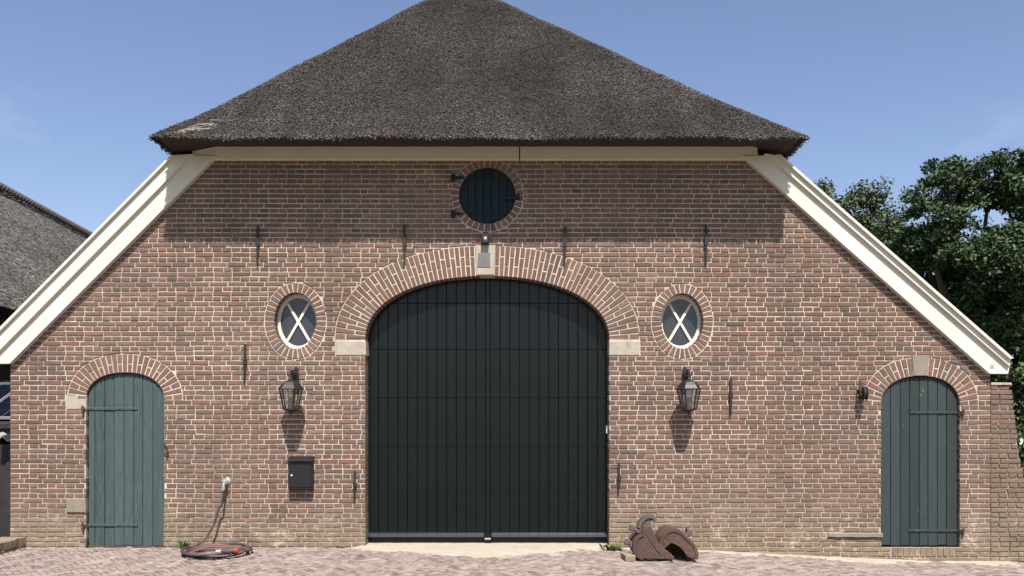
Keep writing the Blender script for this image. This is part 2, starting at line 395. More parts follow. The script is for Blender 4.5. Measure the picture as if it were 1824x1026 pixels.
# pale sand drifted over the pavers at the gate and along the wall foot
def sand_patch(name, x0, x1, y0, y1, hf, label):
    nx = int((x1-x0)/.035); ny = int((y1-y0)/.03)
    xs = np.linspace(x0, x1, nx); ys = np.linspace(y0, y1, ny)
    V = [(x, y, g(x) + hf(x, y)) for y in ys for x in xs]
    F = [(j*nx+i, j*nx+i+1, (j+1)*nx+i+1, (j+1)*nx+i) for j in range(ny-1) for i in range(nx-1)]
    o = np_mesh(name, V, F, None, MAT['sand'], smooth=True); tag(o, label, 'sand', kind='stuff'); return o
def nzz(x, y, s, k=0): return noise.noise((x*s, y*s, k))
def gate_sand(x, y):
    xc = X_(868); w = 1.75
    d = .92 - .68*min(1, abs(x-xc)/w)**1.5 + .22*nzz(x, y, 2.2) + .16*nzz(x, y, 7, 4)
    e = (d + y) / .5
    if abs(x-xc) > 1.44: e = min(e, (d + y)/.5)
    return -.03 + .050*max(0, min(1, e)) + .004*nzz(x, y, 9, 2)
sand_patch('sand_drift', X_(868)-1.75, X_(868)+1.75, -1.5, .24, gate_sand, 'pale sand spread over the pavers in front of the black gate')
def foot_sand(x, y):
    d = .36 + .26*nzz(x, 0, 1.1, 5) + .16*nzz(x, y, 3.2, 1) + .1*nzz(x, y, 8, 6)
    return -.03 + .040*max(0, min(1, (d + y)/.3)) + .003*nzz(x, y, 9, 2)
sand_patch('sand_drift', X_(868)+1.75, 5.9, -.95, 0.0, foot_sand, 'pale sand strip along the wall foot right of the gate')
def foot_sand_l(x, y):
    d = .10 + .2*nzz(x, 0, 1.1, 15) + .12*nzz(x, y, 3.2, 11) + .1*nzz(x, y, 8, 16)
    return -.03 + .034*max(0, min(1, (d + y)/.25)) + .003*nzz(x, y, 9, 2)
sand_patch('sand_drift', -5.6, X_(868)-1.75, -.7, 0.0, foot_sand_l, 'thin sand strip along the wall foot left of the gate')

# ------------------------------------------------------------------ the barn
barn = thing('barn', 'large brick barn with thatched half-hipped roof and black arched gate', 'barn', (X_(868), 0, 0))

# openings: inner curve sampled, with outward normals
class Curve:
    def __init__(s, cx, cz, a, b, full, n=2.0, N=360):
        s.full = full; s.pts = []; s.nrm = []
        for i in range(N + (0 if full else 1)):
            t = (2*math.pi*i/N) if full else (math.pi - math.pi*i/N)
            ct, st = math.cos(t), math.sin(t)
            x = a*math.copysign(abs(ct)**(2/n), ct); z = b*math.copysign(abs(st)**(2/n), st)
            s.pts.append((cx+x, cz+z))
        m = len(s.pts)
        for i in range(m):
            p = s.pts[(i-1) % m if full else max(0, i-1)]; q = s.pts[(i+1) % m if full else min(m-1, i+1)]
            dx, dz = q[0]-p[0], q[1]-p[1]; l = math.hypot(dx, dz) or 1e-9
            nx, nz_ = -dz/l, dx/l
            if (s.pts[i][0]-cx)*nx + (s.pts[i][1]-cz)*nz_ < 0: nx, nz_ = -nx, -nz_
            s.nrm.append((nx, nz_))
        if not full:
            s.nrm[0] = (-1, 0); s.nrm[-1] = (1, 0)
    def off(s, d): return [(p[0]+n_[0]*d, p[1]+n_[1]*d) for p, n_ in zip(s.pts, s.nrm)]
    def resample(s, d, cnt):
        """cnt+1 (pt, normal) pairs at equal steps of the curve offset by d"""
        P = s.off(d); idx = list(range(len(P))) + ([0] if s.full else [])
        acc = [0]
        for a, b in zip(idx, idx[1:]): acc.append(acc[-1] + math.hypot(P[b][0]-P[a][0], P[b][1]-P[a][1]))
        out = []; j = 0
        for k in range(cnt+1):
            tgt = acc[-1]*k/cnt
            while j < len(acc)-2 and acc[j+1] < tgt: j += 1
            f = (tgt-acc[j])/max(1e-9, acc[j+1]-acc[j]); a, b = idx[j], idx[j+1]
            lerp = lambda u, v: (u[0]+(v[0]-u[0])*f, u[1]+(v[1]-u[1])*f)
            nn = lerp(s.nrm[a], s.nrm[b]); l = math.hypot(*nn)
            out.append((lerp(s.pts[a], s.pts[b]), (nn[0]/l, nn[1]/l)))
        return out
PX = 1/150.0
def cxz(px, py): return X_(px), Z_(py)
A_gate = Curve(*cxz(868, 604), 217*PX, 112*PX, False, 2.12)
A_left = Curve(*cxz(222.5, 712), 69*PX, 48*PX, False, 2.25)
A_right = Curve(*cxz(1640, 722), 69.5*PX, 52*PX, False, 2.25)
O_left = Curve(*cxz(526, 571.5), 37*PX, 50*PX, True)
O_right = Curve(*cxz(1215.5, 572), 37*PX, 49*PX, True)
O_top = Curve(*cxz(868, 348), 50*PX, 50*PX, True)
T_gate, T_small, T_left_oval, T_top = 54*PX, 33*PX, 17.5*PX, 14*PX
CH = .0583                      # course height
Z0 = -CH*5
def snap(z): return Z0 + round((z - Z0)/CH)*CH
obst = []                       # (outer samples, normals, spring z or None, bbox)
for c, T in ((A_gate, T_gate), (A_left, T_small), (A_right, T_small), (O_left, T_left_oval), (O_right, T_left_oval), (O_top, T_top)):
    P = c.off(T); sp = None if c.full else c.pts[0][1]
    obst.append((np.array(P), np.array(c.nrm), sp, (min(p[0] for p in P), max(p[0] for p in P), min(p[1] for p in P), max(p[1] for p in P))))
rects = []                      # openings below the springing, and stone blocks: x0, x1, z0, z1
rects.append((X_(651), X_(1085), -.6, A_gate.pts[0][1]))
rects.append((X_(153.5), X_(291.5), -.6, A_left.pts[0][1]))
rects.append((X_(1570.5), X_(1709.5), snap(Z_(971)), A_right.pts[0][1]))
stones = []
def stone(x0, x1, y0, y1, proud=.004):
    q = (X_(x0), X_(x1), snap(Z_(y1)), snap(Z_(y0))); rects.append(q); stones.append((*q, proud))
stone(598, 652, 603, 632); stone(1084.5, 1139, 603, 632)
stone(118, 154, 706, 733); stone(119, 154, 891, 915, .0201)
stone(1474, 1571, 944, 961, .03)
soldier = (X_(1588), X_(1700), snap(Z_(971))-CH*2, snap(Z_(971))); rects.append(soldier)

def clip_half(poly, q, n_, off=0):
    out = []
    m = len(poly)
    for i in range(m):
        a, b = poly[i], poly[(i+1) % m]
        da = (a[0]-q[0])*n_[0] + (a[1]-q[1])*n_[1] - off; db = (b[0]-q[0])*n_[0] + (b[1]-q[1])*n_[1] - off
        if da >= 0: out.append(a)
        if (da >= 0) != (db >= 0):
            t = da/(da-db); out.append((a[0]+(b[0]-a[0])*t, a[1]+(b[1]-a[1])*t))
    return out
def area(p): return abs(sum(p[i][0]*p[(i+1)%len(p)][1] - p[(i+1)%len(p)][0]*p[i][1] for i in range(len(p))))/2

J = .0128                       # joint
def clip_brick(poly):
    """returns (pieces, touches_opening)"""
    touch = False
    for P, N, sp, bb in obst:
        if not poly: return [], touch
        xs = [p[0] for p in poly]; zs = [p[1] for p in poly]
        if max(xs) < bb[0] or min(xs) > bb[1] or max(zs) < bb[2] or min(zs) > bb[3]: continue
        cen = np.array((sum(xs)/len(xs), sum(zs)/len(zs)))
        if sp is not None and cen[1] < sp + .002: continue
        for _ in range(3):
            if len(poly) < 3: return [], touch
            worst = 0; wi = None
            test = list(poly) + [((poly[i][0]+poly[(i+1)%len(poly)][0])/2, (poly[i][1]+poly[(i+1)%len(poly)][1])/2) for i in range(len(poly))]
            for v in test:
                d2 = ((P - np.array(v))**2).sum(1); i = int(d2.argmin())
                d = float((v[0]-P[i][0])*N[i][0] + (v[1]-P[i][1])*N[i][1])
                if d < worst: worst = d; wi = i
            if wi is None or worst > -.004: break
            cen = np.array((sum(p[0] for p in poly)/len(poly), sum(p[1] for p in poly)/len(poly)))
            i = int(((P - cen)**2).sum(1).argmin())
            poly = clip_half(poly, P[i], N[i], J*.8)
            if len(poly) < 3 or area(poly) < .0006: return [], touch
    pieces = [poly]
    for k, (x0, x1, z0, z1) in enumerate(rects):
        nxt = []
        for p in pieces:
            xs = [q[0] for q in p]; zs = [q[1] for q in p]; cz = sum(zs)/len(zs)
            if max(xs) <= x0 - .001 or min(xs) >= x1 + .001 or not (z0 < cz < z1): nxt.append(p); continue
            jj = .0 if k < 3 else J
            for a in (clip_half(p, (x0, 0), (-1, 0), jj), clip_half(p, (x1, 0), (1, 0), jj)):
                if len(a) > 2 and area(a) > .0012: nxt.append(a)
            if k < 3: touch = True
        pieces = nxt
    return pieces, touch

def brick_tint(x, z, dark=0):
    n1 = noise.noise((x*.55, z*.9, 1.7)); n2 = noise.noise((x*1.9, z*2.6, 5.1))
    r = random.random() + .35*n2
    if r < .30: c = (.232, .130, .108)
    elif r < .66: c = (.208, .130, .110)
    elif r < .86: c = (.180, .122, .106)
    elif r < .96: c = (.250, .165, .134)
    else: c = (.150, .106, .096)
    gr = max(0, min(1, .25 + .9*n1)) * .6
    f = random.uniform(.88, 1.12)*(1 - dark)
    lum = (c[0]+c[1]+c[2])/3
    c = tuple(v*(1-gr*.45) + lum*gr*.45*k for v, k in zip(c, (1.12, .98, .86)))
    f *= .90*(1 + .22*n1); return (c[0]*f*1.0, c[1]*f*1.0, c[2]*f*.96)

XL, XR = X_(18), X_(1764)
lr1, lr2 = P2(18, 640), P2(385, 276)
rr1, rr2 = P2(1323, 276), P2(1764, 660)
def hp(a, b):
    d = Vector((b[0]-a[0], b[1]-a[1])).normalized(); return (a, (d.y, -d.x))
HALF = [hp(lr1, lr2), hp(rr1, rr2), ((0, Z_(277)), (0, -1))]

bricks = []   # (poly, touch)
nrow = int((Z_(277) - Z0)/CH) + 2
for k in range(nrow):
    z0 = Z0 + k*CH; z1 = z0 + CH
    stretch = k % 2 == 0
    bl = .2195 if stretch else .1095
    x = XL + (0 if stretch else 0)
    if stretch and (k//2) % 2: first = .165
    elif stretch: first = .2195
    else: first = .1095
    drift = noise.noise((k*.37, 2.2, 0))*.02
    i = 0; xa = XL
    while xa < XR - .02:
        xb = min(XL + first + bl*i + drift*(xa > XL + .5) + random.gauss(0, .005), XR)
        if XR - xb < .05: xb = XR
        wob = .007*noise.noise((xa*.45, z0*.8, 9))
        jj = J*random.uniform(.6, .95)/2
        jh = J*random.uniform(.92, 1.1)/2
        poly = [(xa+jj*(xa > XL), z0+wob+jh), (xb-jj*(xb < XR), z0+wob+jh), (xb-jj*(xb < XR), z1+wob-jh), (xa+jj*(xa > XL), z1+wob-jh)]
        if stretch is False or True:
            sk = random.gauss(0, .0007); poly = [(p[0], p[1] + (sk if j in (1, 2) else -sk)) for j, p in enumerate(poly)]
        for q, n_ in HALF: 
            if poly: poly = clip_half(poly, q, n_, .002)
        if len(poly) > 2 and area(poly) > .0008:
            pcs, t = clip_brick(poly)
            for p in pcs: bricks.append((p, t or xa <= XL + .001))
        xa = xb; i += 1

# mortar backing with real openings
def wall_back():
    outer = [(XL+.004, -.6), (XR, -.6), (XR, rr2[1]+.0), rr1, lr2, (XL+.004, lr1[1])]
    outer[2] = (XR, Z_(660)); outer = outer
    verts = [Vector(p) for p in outer]; edges = [(i, (i+1) % len(outer)) for i in range(len(outer))]
    holes = []
    e = .006
    def add_loop(P):
        o = len(verts); verts.extend(Vector(p) for p in P); edges.extend((o+i, o+(i+1) % len(P)) for i in range(len(P))); holes.append(P)
    loops = []
    for c, bot in ((A_gate, -.5), (A_left, -.5), (A_right, snap(Z_(971)))):
        P = c.off(e)[::6]; 
        if c.off(e)[-1] != P[-1]: P.append(c.off(e)[-1])
        P = [(P[0][0], bot)] + P + [(P[-1][0], bot)]
        loops.append(P); add_loop(P)
    for c in (O_left, O_right, O_top):
        P = c.off(e)[::6]; loops.append(P); add_loop(P)
    # a few free points keep the triangles regular
    vout, _, tris, *_r = delaunay_2d_cdt(verts, edges, [], 0, 1e-6)
    def inside(p, P):
        r = False; j = len(P)-1
        for i in range(len(P)):
            if (P[i][1] > p[1]) != (P[j][1] > p[1]) and p[0] < (P[j][0]-P[i][0])*(p[1]-P[i][1])/(P[j][1]-P[i][1]) + P[i][0]: r = not r
            j = i
        return r
    mb = MB(); YM = .0065
    fs = []
    for t in tris:
        c = (sum(vout[i].x for i in t)/3, sum(vout[i].y for i in t)/3)
        if inside(c, outer) and not any(inside(c, h) for h in holes): fs.append(tuple(t))
    mb.add([(v.x, YM, v.y) for v in vout], fs)
    for P, dep, closed in zip(loops, (.30, .12, .12, .26, .26, .14), (0,0,0,1,1,1)):
        n = len(P); m = n if closed else n-1
        mb.add([(p[0], YM, p[1]) for p in P] + [(p[0], dep, p[1]) for p in P], [(i, (i+1) % n, n+(i+1) % n, n+i) for i in range(m)])
    return mb
wall = wall_back().build('wall', MAT['mortar'], barn)

def brick_into(mb, poly, touch):
    x = sum(p[0] for p in poly)/len(poly); z = sum(p[1] for p in poly)/len(poly)
    y = -.002 + max(-.003, min(.003, random.gauss(0, .0016)))
    old = max(0, .5 - z) 
    mb.prism(poly, y, .20 if touch else .04, .0045, brick_tint(x, z), jit=.0016 + .004*old, sub=.07, back=False, tilt=(random.gauss(0, .006), random.gauss(0, .02)))
order = sorted(range(len(bricks)), key=lambda i: -area(bricks[i][0]))
cand = [i for i in order[:900]]
random.shuffle(cand); single = set(cand[:300])
rest = MB()
for i, (p, t) in enumerate(bricks):
    if i in single:
        b = MB(); brick_into(b, p, t); b.build('brick', MAT['brick'], wall)
    else: brick_into(rest, p, t)
tag(rest.build('bricks', MAT['brick'], wall), kind='stuff')

# arches and window rings: each voussoir its own piece
def ring(name, curve, T, count, split, depth, skip=None, label=None):
    root = MB(); S = curve.resample(T*.5, count)
    inner = curve.off(.008)[::6]; outer = curve.off(T - .002)[::6]
    if not curve.full:
        for a, o_ in ((inner, curve.off(.008)), (outer, curve.off(T-.002))):
            if a[-1] != o_[-1]: a.append(o_[-1])
    n = len(inner); m = n if curve.full else n-1
    root.add([(p[0], .003, p[1]) for p in inner] + [(p[0], .003, p[1]) for p in outer], [(i, (i+1) % n, n+(i+1) % n, n+i) for i in range(m)])
    part = root.build(name, MAT['mortar'], barn)
    if label: part['label'] = label
    j = J*.5
    for k in range(count):
        (p0, n0), (p1, n1) = S[k], S[k+1]
        if skip and skip(k): continue
        def at(f, side):
            p, n_ = (p0, n0) if side == 0 else (p1, n1)
            o_ = (p1[0]-p0[0], p1[1]-p0[1]); l = math.hypot(*o_); tx, tz = o_[0]/l, o_[1]/l
            q = (p[0]+n_[0]*T*f, p[1]+n_[1]*T*f); s_ = j if side == 0 else -j
            return (q[0]+tx*s_, q[1]+tz*s_)
        cuts = split(k); e = j*1.1/T
        for f0, f1 in cuts:
            a, b = (f0 + (e if f0 > 0 else 0)), (f1 - (e if f1 < 1 else .006))
            poly = [at(a, 0), at(a, 1), at(b, 1), at(b, 0)]
            mb = MB(); x = sum(q[0] for q in poly)/4; z = sum(q[1] for q in poly)/4
            mb.prism(poly, -.003 + max(-.003, min(.003, random.gauss(0, .0016))), depth, .004, brick_tint(x, z), jit=.0018, sub=.08, back=False, tilt=(random.gauss(0,.005), random.gauss(0,.005)))
            mb.build('arch_brick', MAT['brick'], part)
    return part
NG = 71
gate_arch = ring('gate_arch', A_gate, T_gate, NG, lambda k: [(0,.36),(.36,1)] if k % 2 else [(0,.66),(.66,1)], .20, skip=lambda k: abs(k - NG//2) <= 1)
left_arch = ring('door_arch', A_left, T_small, 27, lambda k: [(0,1)] if k % 2 else [(0,.5),(.5,1)], .08)
right_arch = ring('door_arch', A_right, T_small, 27, lambda k: [(0,1)] if k % 2 else [(0,.5),(.5,1)], .08, skip=lambda k: abs(k-13) <= 1)
ring('window_ring', O_left, T_left_oval, 38, lambda k: [(0,1)], .16)
ring('window_ring', O_right, T_left_oval, 38, lambda k: [(0,1)], .16)
ring('hatch_ring', O_top, T_top, 34, lambda k: [(0,1)], .09)

def stone_block(name, poly, proud, dep, parent, mat='stone', jit=.002):
    mb = MB(); mb.prism(poly, -proud, dep, .006, jit=jit, sub=.06); return mb.build(name, MAT[mat], parent)
for (x0, x1, z0, z1, pr) in stones:
    stone_block('stone_block', [(x0+.003, z0+.004), (x1-.001, z0+.004), (x1-.001, z1-.004), (x0+.003, z1-.004)], pr, .2 if pr < .02 else .1, barn, 'stone_dull' if pr > .02 else 'stone', .005 if pr > .02 else .002)
stone_block('keystone', [P2(848.5, 490), P2(880.5, 490), P2(882.5, 437), P2(846.5, 437)], .012, .22, barn)
ks = stone_block('grey_plate', [P2(850, 477), P2(873, 477), P2(873, 450.5), P2(852, 450.5)], .018, .0, barn, 'keystone_plate', .001)  # thin grey plate standing proud of the keystone face
stone_block('keystone', [P2(1627.5, 669.5), P2(1652, 669.5), P2(1655, 633), P2(1624, 633)], .008, .1, barn, 'stone_dull')
sp_ = MB(); n_s = 11
for k in range(n_s):
    x0, x1, z0, z1 = soldier; w = (x1-x0)/n_s
    mb = MB(); mb.prism([(x0+w*k+J/2, z0+J/2), (x0+w*(k+1)-J/2, z0+J/2), (x0+w*(k+1)-J/2, z1-J/2), (x0+w*k+J/2, z1-J/2)], random.gauss(-.004,.003), .16, .004, brick_tint(x0+w*k, z0), jit=.002, sub=.07)
    mb.build('sill_brick', MAT['brick'], wall)

# the gate: boarded black double door behind the arch
YG = .205
gate = MB(); 
gate.prism([P2(654, 971, YG+.06), P2(1083, 971, YG+.06)] + [(p[0]*1.0, p[1]-.002) for p in A_gate.off(.02)[::-6]], YG+.03, YG+.06, .002)
gate = gate.build('gate', MAT['black_door'], barn); gate['label'] = 'black green boarded double gate'
def gate_top(x):
    P = A_gate.off(.015)
    xs = [p[0] for p in P]
    for a, b in zip(P, P[1:]):
        if a[0] <= x <= b[0]: return a[1] + (b[1]-a[1])*(x-a[0])/max(1e-9, b[0]-a[0])
    return P[0][1]
zj = [Z_(v, YG) for v in (949, 884, 796, 709, 622.5, 540)]
def gate_board(px0, px1, name='plank', yo=0.0, gap=.0025):
    x0, x1 = X_(px0, YG)+gap, X_(px1, YG)-gap
    mb = MB(); zs = zj + [99]
    for a, b in zip(zs, zs[1:]):
        zt0, zt1 = gate_top(x0), gate_top(x1)
        lo = a + .0012; hi0 = min(b-.0012, zt0); hi1 = min(b-.0012, zt1)
        if max(hi0, hi1) < lo + .01: continue
        hi0 = max(hi0, lo+.002); hi1 = max(hi1, lo+.002); xm = (x0+x1)/2; him = max(lo+.003, min(b-.0012, gate_top(xm)))
        mb.prism([(x0, lo), (x1, lo), (x1, hi1), (xm, him), (x0, hi0)], YG + yo, YG+.028, .0042)
    mb.build(name, MAT['black_door'], gate)
e0, e1 = 674, 864.8; w = (e1-e0)/11
gate_board(655, 674, 'stile')
for k in range(11): gate_board(e0+w*k, e0+w*(k+1))
gate_board(864.8, 873.2, 'stile', -.006)
e0 = 873.2; w = (1064-e0)/11
for k in range(11): gate_board(e0+w*k, e0+w*(k+1))
gate_board(1064, 1082.5, 'stile')
for a, b in ((655, 862), (876, 1082)):
    x0, x1 = X_(a, YG), X_(b, YG)
    mb = MB(); mb.prism([(x0, Z_(970, YG)), (x1, Z_(970, YG)), (x1, Z_(955, YG)), (x0, Z_(955, YG))], YG-.012, YG+.03, .003)
    mb.build('bottom_rail', MAT['black_door'], gate)
    mb = MB(); mp = lambda u, v, d: (d, v, u)
    mb.prism([(Z_(955.5, YG), YG-.05), (Z_(951, YG), YG-.045), (Z_(948.5, YG), YG-.02), (Z_(948.5, YG), YG+.02), (Z_(955.5, YG), YG+.02)], x0, x1, .001, mp=mp)
    mb.build('weather_bar', MAT['rail'], gate)
mb = MB(); mb.box(X_(863.5, YG), X_(874.5, YG), YG-.045, YG+.02, Z_(970, YG), Z_(948, YG)); mb.build('centre_block', MAT['black_door'], gate)
mb = MB(); mb.box(X_(863.5, YG), X_(874.5, YG), YG-.055, YG-.03, Z_(960, YG), Z_(957, YG)); mb.build('latch_plate', MAT['alu'], gate)
mb = MB(); mb.box(X_(1079.5, .15), X_(1082.5, .15), .12, .17, Z_(772, .15), Z_(758, .15)); mb.build('door_sensor', MAT['plastic_white'], gate)

# hinges
def strap(mb, x0, x1, z, y, h=.032):
    mb.prism([(x0, z-h/2), (x1, z-h/2), (x1, z+h/2), (x0, z+h/2)], y-.009, y+.004, .003, sub=.12, jit=.0012)
    n = 4; s = (x1-x0)
    for k in range(n):
        x = x0 + s*(.08 + .84*k/(n-1)); mb.lathe([(.011, 0), (.009, -.006), (.001, -.009)], (x, y-.008, z), 8, 'Y')
def side_door(pxl, pxr, pxt_curve, py_bot, mat, n, hinges, side, y0, label, widths=None):
    x0, x1 = X_(pxl), X_(pxr); zb = Z_(py_bot)
    P = pxt_curve.off(-.008)
    def top(x):
        for a, b in zip(P, P[1:]):
            if a[0] <= x <= b[0]: return a[1] + (b[1]-a[1])*(x-a[0])/max(1e-9, b[0]-a[0])
        return P[0][1]
    mb = MB(); mb.prism([(x0, zb), (x1, zb)] + pxt_curve.off(.01)[::-8], y0+.032, y0+.05, .002, (.25,.25,.25))
    d = mb.build('door', MAT[mat], barn); d['label'] = label
    ws = widths or [random.uniform(.85, 1.15) for _ in range(n)]; tot = sum(ws); x = x0 + .004
    for q in ws:
        xb = x + (x1 - x0 - .008)*q/tot
        xs = [x+.003 + (xb-x-.006)*f for f in (1, .75, .5, .25, 0)]
        mb = MB(); f = random.uniform(.8, 1.2)
        zbj = zb + .004 + random.uniform(0, .012)
        mb.prism([(xs[-1], zbj), (xs[0], zbj)] + [(u, top(u)) for u in xs], y0 + random.gauss(0, .0015), y0+.03, .0035, (f, f, f*1.01))
        mb.build('plank', MAT[mat], d); x = xb
    for (a, b, py, pin) in hinges:
        mb = MB(); z = Z_(py); strap(mb, X_(a), X_(b), z, y0-.002)
        px_ = X_(pin)
        mb.bar((X_(b if side > 0 else a), y0-.008, z), (px_, -.022, z), .022, .03)
        h = mb.build('hinge', MAT[mat], d)
        mb = MB(); mb.tube([(px_, -.028, z-.045), (px_, -.028, z+.035)], .014, 10); mb.bar((px_, -.028, z-.03), (px_, .05, z-.03), .02, .02); mb.build('hinge_pin', MAT['rust_iron'], d)
    return d
side_door(154.5, 291, A_left, 974.5, 'teal', 8, [(153, 243, 728, 149), (153, 243, 936, 149)], -1, .035, 'faded teal plank door with arched top', [.62, 1, .95, .98, .98, .9, 1.02, 1.15])
ld = [o for o in barn.children if o.name == 'door'][0]
mb = MB(); mb.box(X_(155), X_(290), .03, .05, Z_(977), Z_(973)); mb.build('door_sill', MAT['rust_iron'], barn)
side_door(1571.5, 1708.5, A_right, HY - (snap(Z_(971)) + .004 - CAM_H)*150, 'slate', 8, [(1623, 1708, 735, 1714), (1620, 1708, 946, 1714)], 1, .035, 'dark slate green plank door with arched top')
# latch hook by the teal door
mb = MB(); mb.tube([(X_(292), .0, Z_(790)), (X_(295), -.03, Z_(790)), (X_(299), -.035, Z_(796)), (X_(300), -.03, Z_(806)), (X_(296), -.015, Z_(812))], .012, 8)
mb.bar((X_(292), -.002, Z_(806)), (X_(300), -.03, Z_(812)), .02, .02); mb.build('door_hook', MAT['rust_iron'], barn)

# oval windows with crossed glazing bars
def oval_window(curve, cx, cz, a, b):
    yw = .12
    def ell(s, n=48): return [(cx + a*s*math.cos(2*math.pi*i/n), cz + b*s*math.sin(2*math.pi*i/n)) for i in range(n)]
    def annulus(so, si, y0, y1):
        o_, i_ = ell(so), ell(si); n = len(o_); mb = MB()
        mb.add([(p[0], y1, p[1]) for p in o_] + [(p[0], y0, p[1]) for p in o_] + [(p[0], y0, p[1]) for p in i_] + [(p[0], y1, p[1]) for p in i_],
               [(r*n+k, r*n+(k+1) % n, (r+1)*n+(k+1) % n, (r+1)*n+k) for r in range(3) for k in range(n)]); return mb
    win = annulus(1.04, .905, yw, yw+.07).build('window', MAT['cream'], barn)
    annulus(.907, .865, yw+.018, yw+.05).build('inner_frame', MAT['cream'], win)
    pts = ell(.86); c = math.pi/4
    ang = [R(d) for d in (52, 128, 232, 308)]
    ends = [(cx + a*.85*math.cos(t), cz + b*.85*math.sin(t)) for t in ang]
    for i, j in ((0, 2), (1, 3)):
        mb = MB(); p, q = ends[i], ends[j]; mb.bar((p[0], yw+.03+.002*i, p[1]), (q[0], yw+.03+.002*i, q[1]), .034, .032, up=(1, 0, 0)) if False else None
        dx, dz = q[0]-p[0], q[1]-p[1]; l = math.hypot(dx, dz); nx, nz_ = -dz/l*.0155, dx/l*.0155
        mb.prism([(p[0]-nx, p[1]-nz_), (q[0]-nx, q[1]-nz_), (q[0]+nx, q[1]+nz_), (p[0]+nx, p[1]+nz_)], yw+.014+.002*i, yw+.045, .003)
        mb.build('glazing_bar', MAT['cream'], win)
    for k in range(4):                        # four panes
        t0, t1 = ang[k], ang[(k+1) % 4] + (2*math.pi if k == 3 else 0)
        P = [(cx, cz)] + [(cx + a*.87*math.cos(t0+(t1-t0)*f/10), cz + b*.87*math.sin(t0+(t1-t0)*f/10)) for f in range(11)]
        mb = MB(); mb.prism(P, yw+.040, yw+.044, .0005, tilt=(random.gauss(0,.01), random.gauss(0,.01))); mb.build('pane', MAT['pane'], win)
    return win
oval_window(O_left, X_(526), Z_(571.5), 37*PX, 50*PX)
oval_window(O_right, X_(1215.5), Z_(572), 37*PX, 49*PX)

# round hatch under the eave
cx, cz, rr = X_(868), Z_(348), 49*PX
hb = MB(); hb.prism([(cx + rr*1.03*math.cos(t), cz + rr*1.03*math.sin(t)) for t in np.linspace(0, 2*math.pi, 48, endpoint=False)], .062, .08, .002, (.4,.4,.4))
hatch = hb.build('hatch', MAT['hatch'], barn); hatch['label'] = 'round dark plank hatch'
N = 7
for k in range(N):
    x0 = -rr + 2*rr*k/N + .003; x1 = -rr + 2*rr*(k+1)/N - .003
    xs = [x0 + (x1-x0)*f/4 for f in range(5)]; hh = lambda x: math.sqrt(max(1e-5, rr*rr*.985 - x*x))
    mb = MB(); f = random.uniform(.85, 1.15); mb.prism([(cx+x, cz-hh(x)) for x in xs] + [(cx+x, cz+hh(x)) for x in xs[::-1]], .032, .06, .003, (f,f,f)); mb.build('plank', MAT['hatch'], hatch)
for py in (317, 381):
    mb = MB(); z = Z_(py); strap(mb, X_(832), X_(905), z, .03, .028); mb.bar((X_(834), .024, z), (X_(806), -.03, z), .02, .03)
    mb.tube([(X_(807), -.032, z-.055), (X_(807), -.032, z+.04)], .02, 10); mb.build('hinge', MAT['hatch'], hatch)
mb = MB(); z = Z_(353); mb.bar((X_(898), .024, z), (X_(926), -.025, z), .02, .03); mb.tube([(X_(923), -.03, z-.03), (X_(923), -.03, z+.045)], .016, 10); mb.build('latch', MAT['hatch'], hatch)

# wrought-iron wall anchors
for (px, y0, y1) in ((460, 403, 472), (721, 401, 472), (1006, 404, 472), (1257, 400, 471), (437, 613, 681), (1301, 672, 740), (632.5, 838, 891), (1102, 826, 880)):
    x = X_(px); za, zb_ = Z_(y1), Z_(y0); mb = MB(); zm = (za+zb_)/2 + .01
    mb.bar((x-.004, -.022, za), (x+.002, -.026, zm), .018, .022, up=(0,1,0), w2=.028, h2=.024)
    mb.bar((x+.002, -.026, zm), (x+.001, -.020, zb_), .028, .024, up=(0,1,0), w2=.026, h2=.014)
    mb.box(x-.021, x+.022, -.042, .02, zm-.024, zm+.02)
    mb.build('wall_anchor', MAT['iron'], barn)

# raking boards, caps and eave fascia
def px_plate(name, pts, y0, y1, mat, parent, bev=.004):
    mb = MB(); mb.prism([P2(a, b, y0) for a, b in pts], y0, y1, bev); return mb.build(name, MAT[mat], parent)
lb = px_plate('raking_board', [(385, 278), (17, 648), (-24, 648), (341, 276)], -.075, .02, 'cream', barn)
px_plate('upper_board', [(343, 274), (-21, 645), (-52, 640), (308, 276)], -.115, .015, 'cream', lb)
px_plate('capping', [(309, 276), (-50, 640), (-58, 640), (303, 276)], -.15, .40, 'cream', lb)
rb = px_plate('raking_board', [(1323, 278), (1763, 666), (1796, 666), (1799, 652), (1366, 276)], -.075, .02, 'cream', barn)
px_plate('upper_board', [(1363, 273), (1799, 653), (1801, 640), (1385, 276)], -.115, .015, 'cream', rb)
px_plate('capping', [(1384, 275), (1800, 640), (1806, 638), (1391, 275)], -.15, .40, 'cream', rb)
px_plate('end_plate', [(1764, 649), (1771, 649), (1771, 656), (1764, 656)], -.079, -.07, 'alu', rb, .001)
fb = px_plate('eave_board', [(340, 284.5), (924.5, 284.5), (924.5, 250), (346, 250)], -.055, .0, 'fascia', barn)
px_plate('eave_board', [(926.5, 284.5), (1352, 284.5), (1347, 250), (926.5, 250)], -.055, .0, 'fascia', barn)

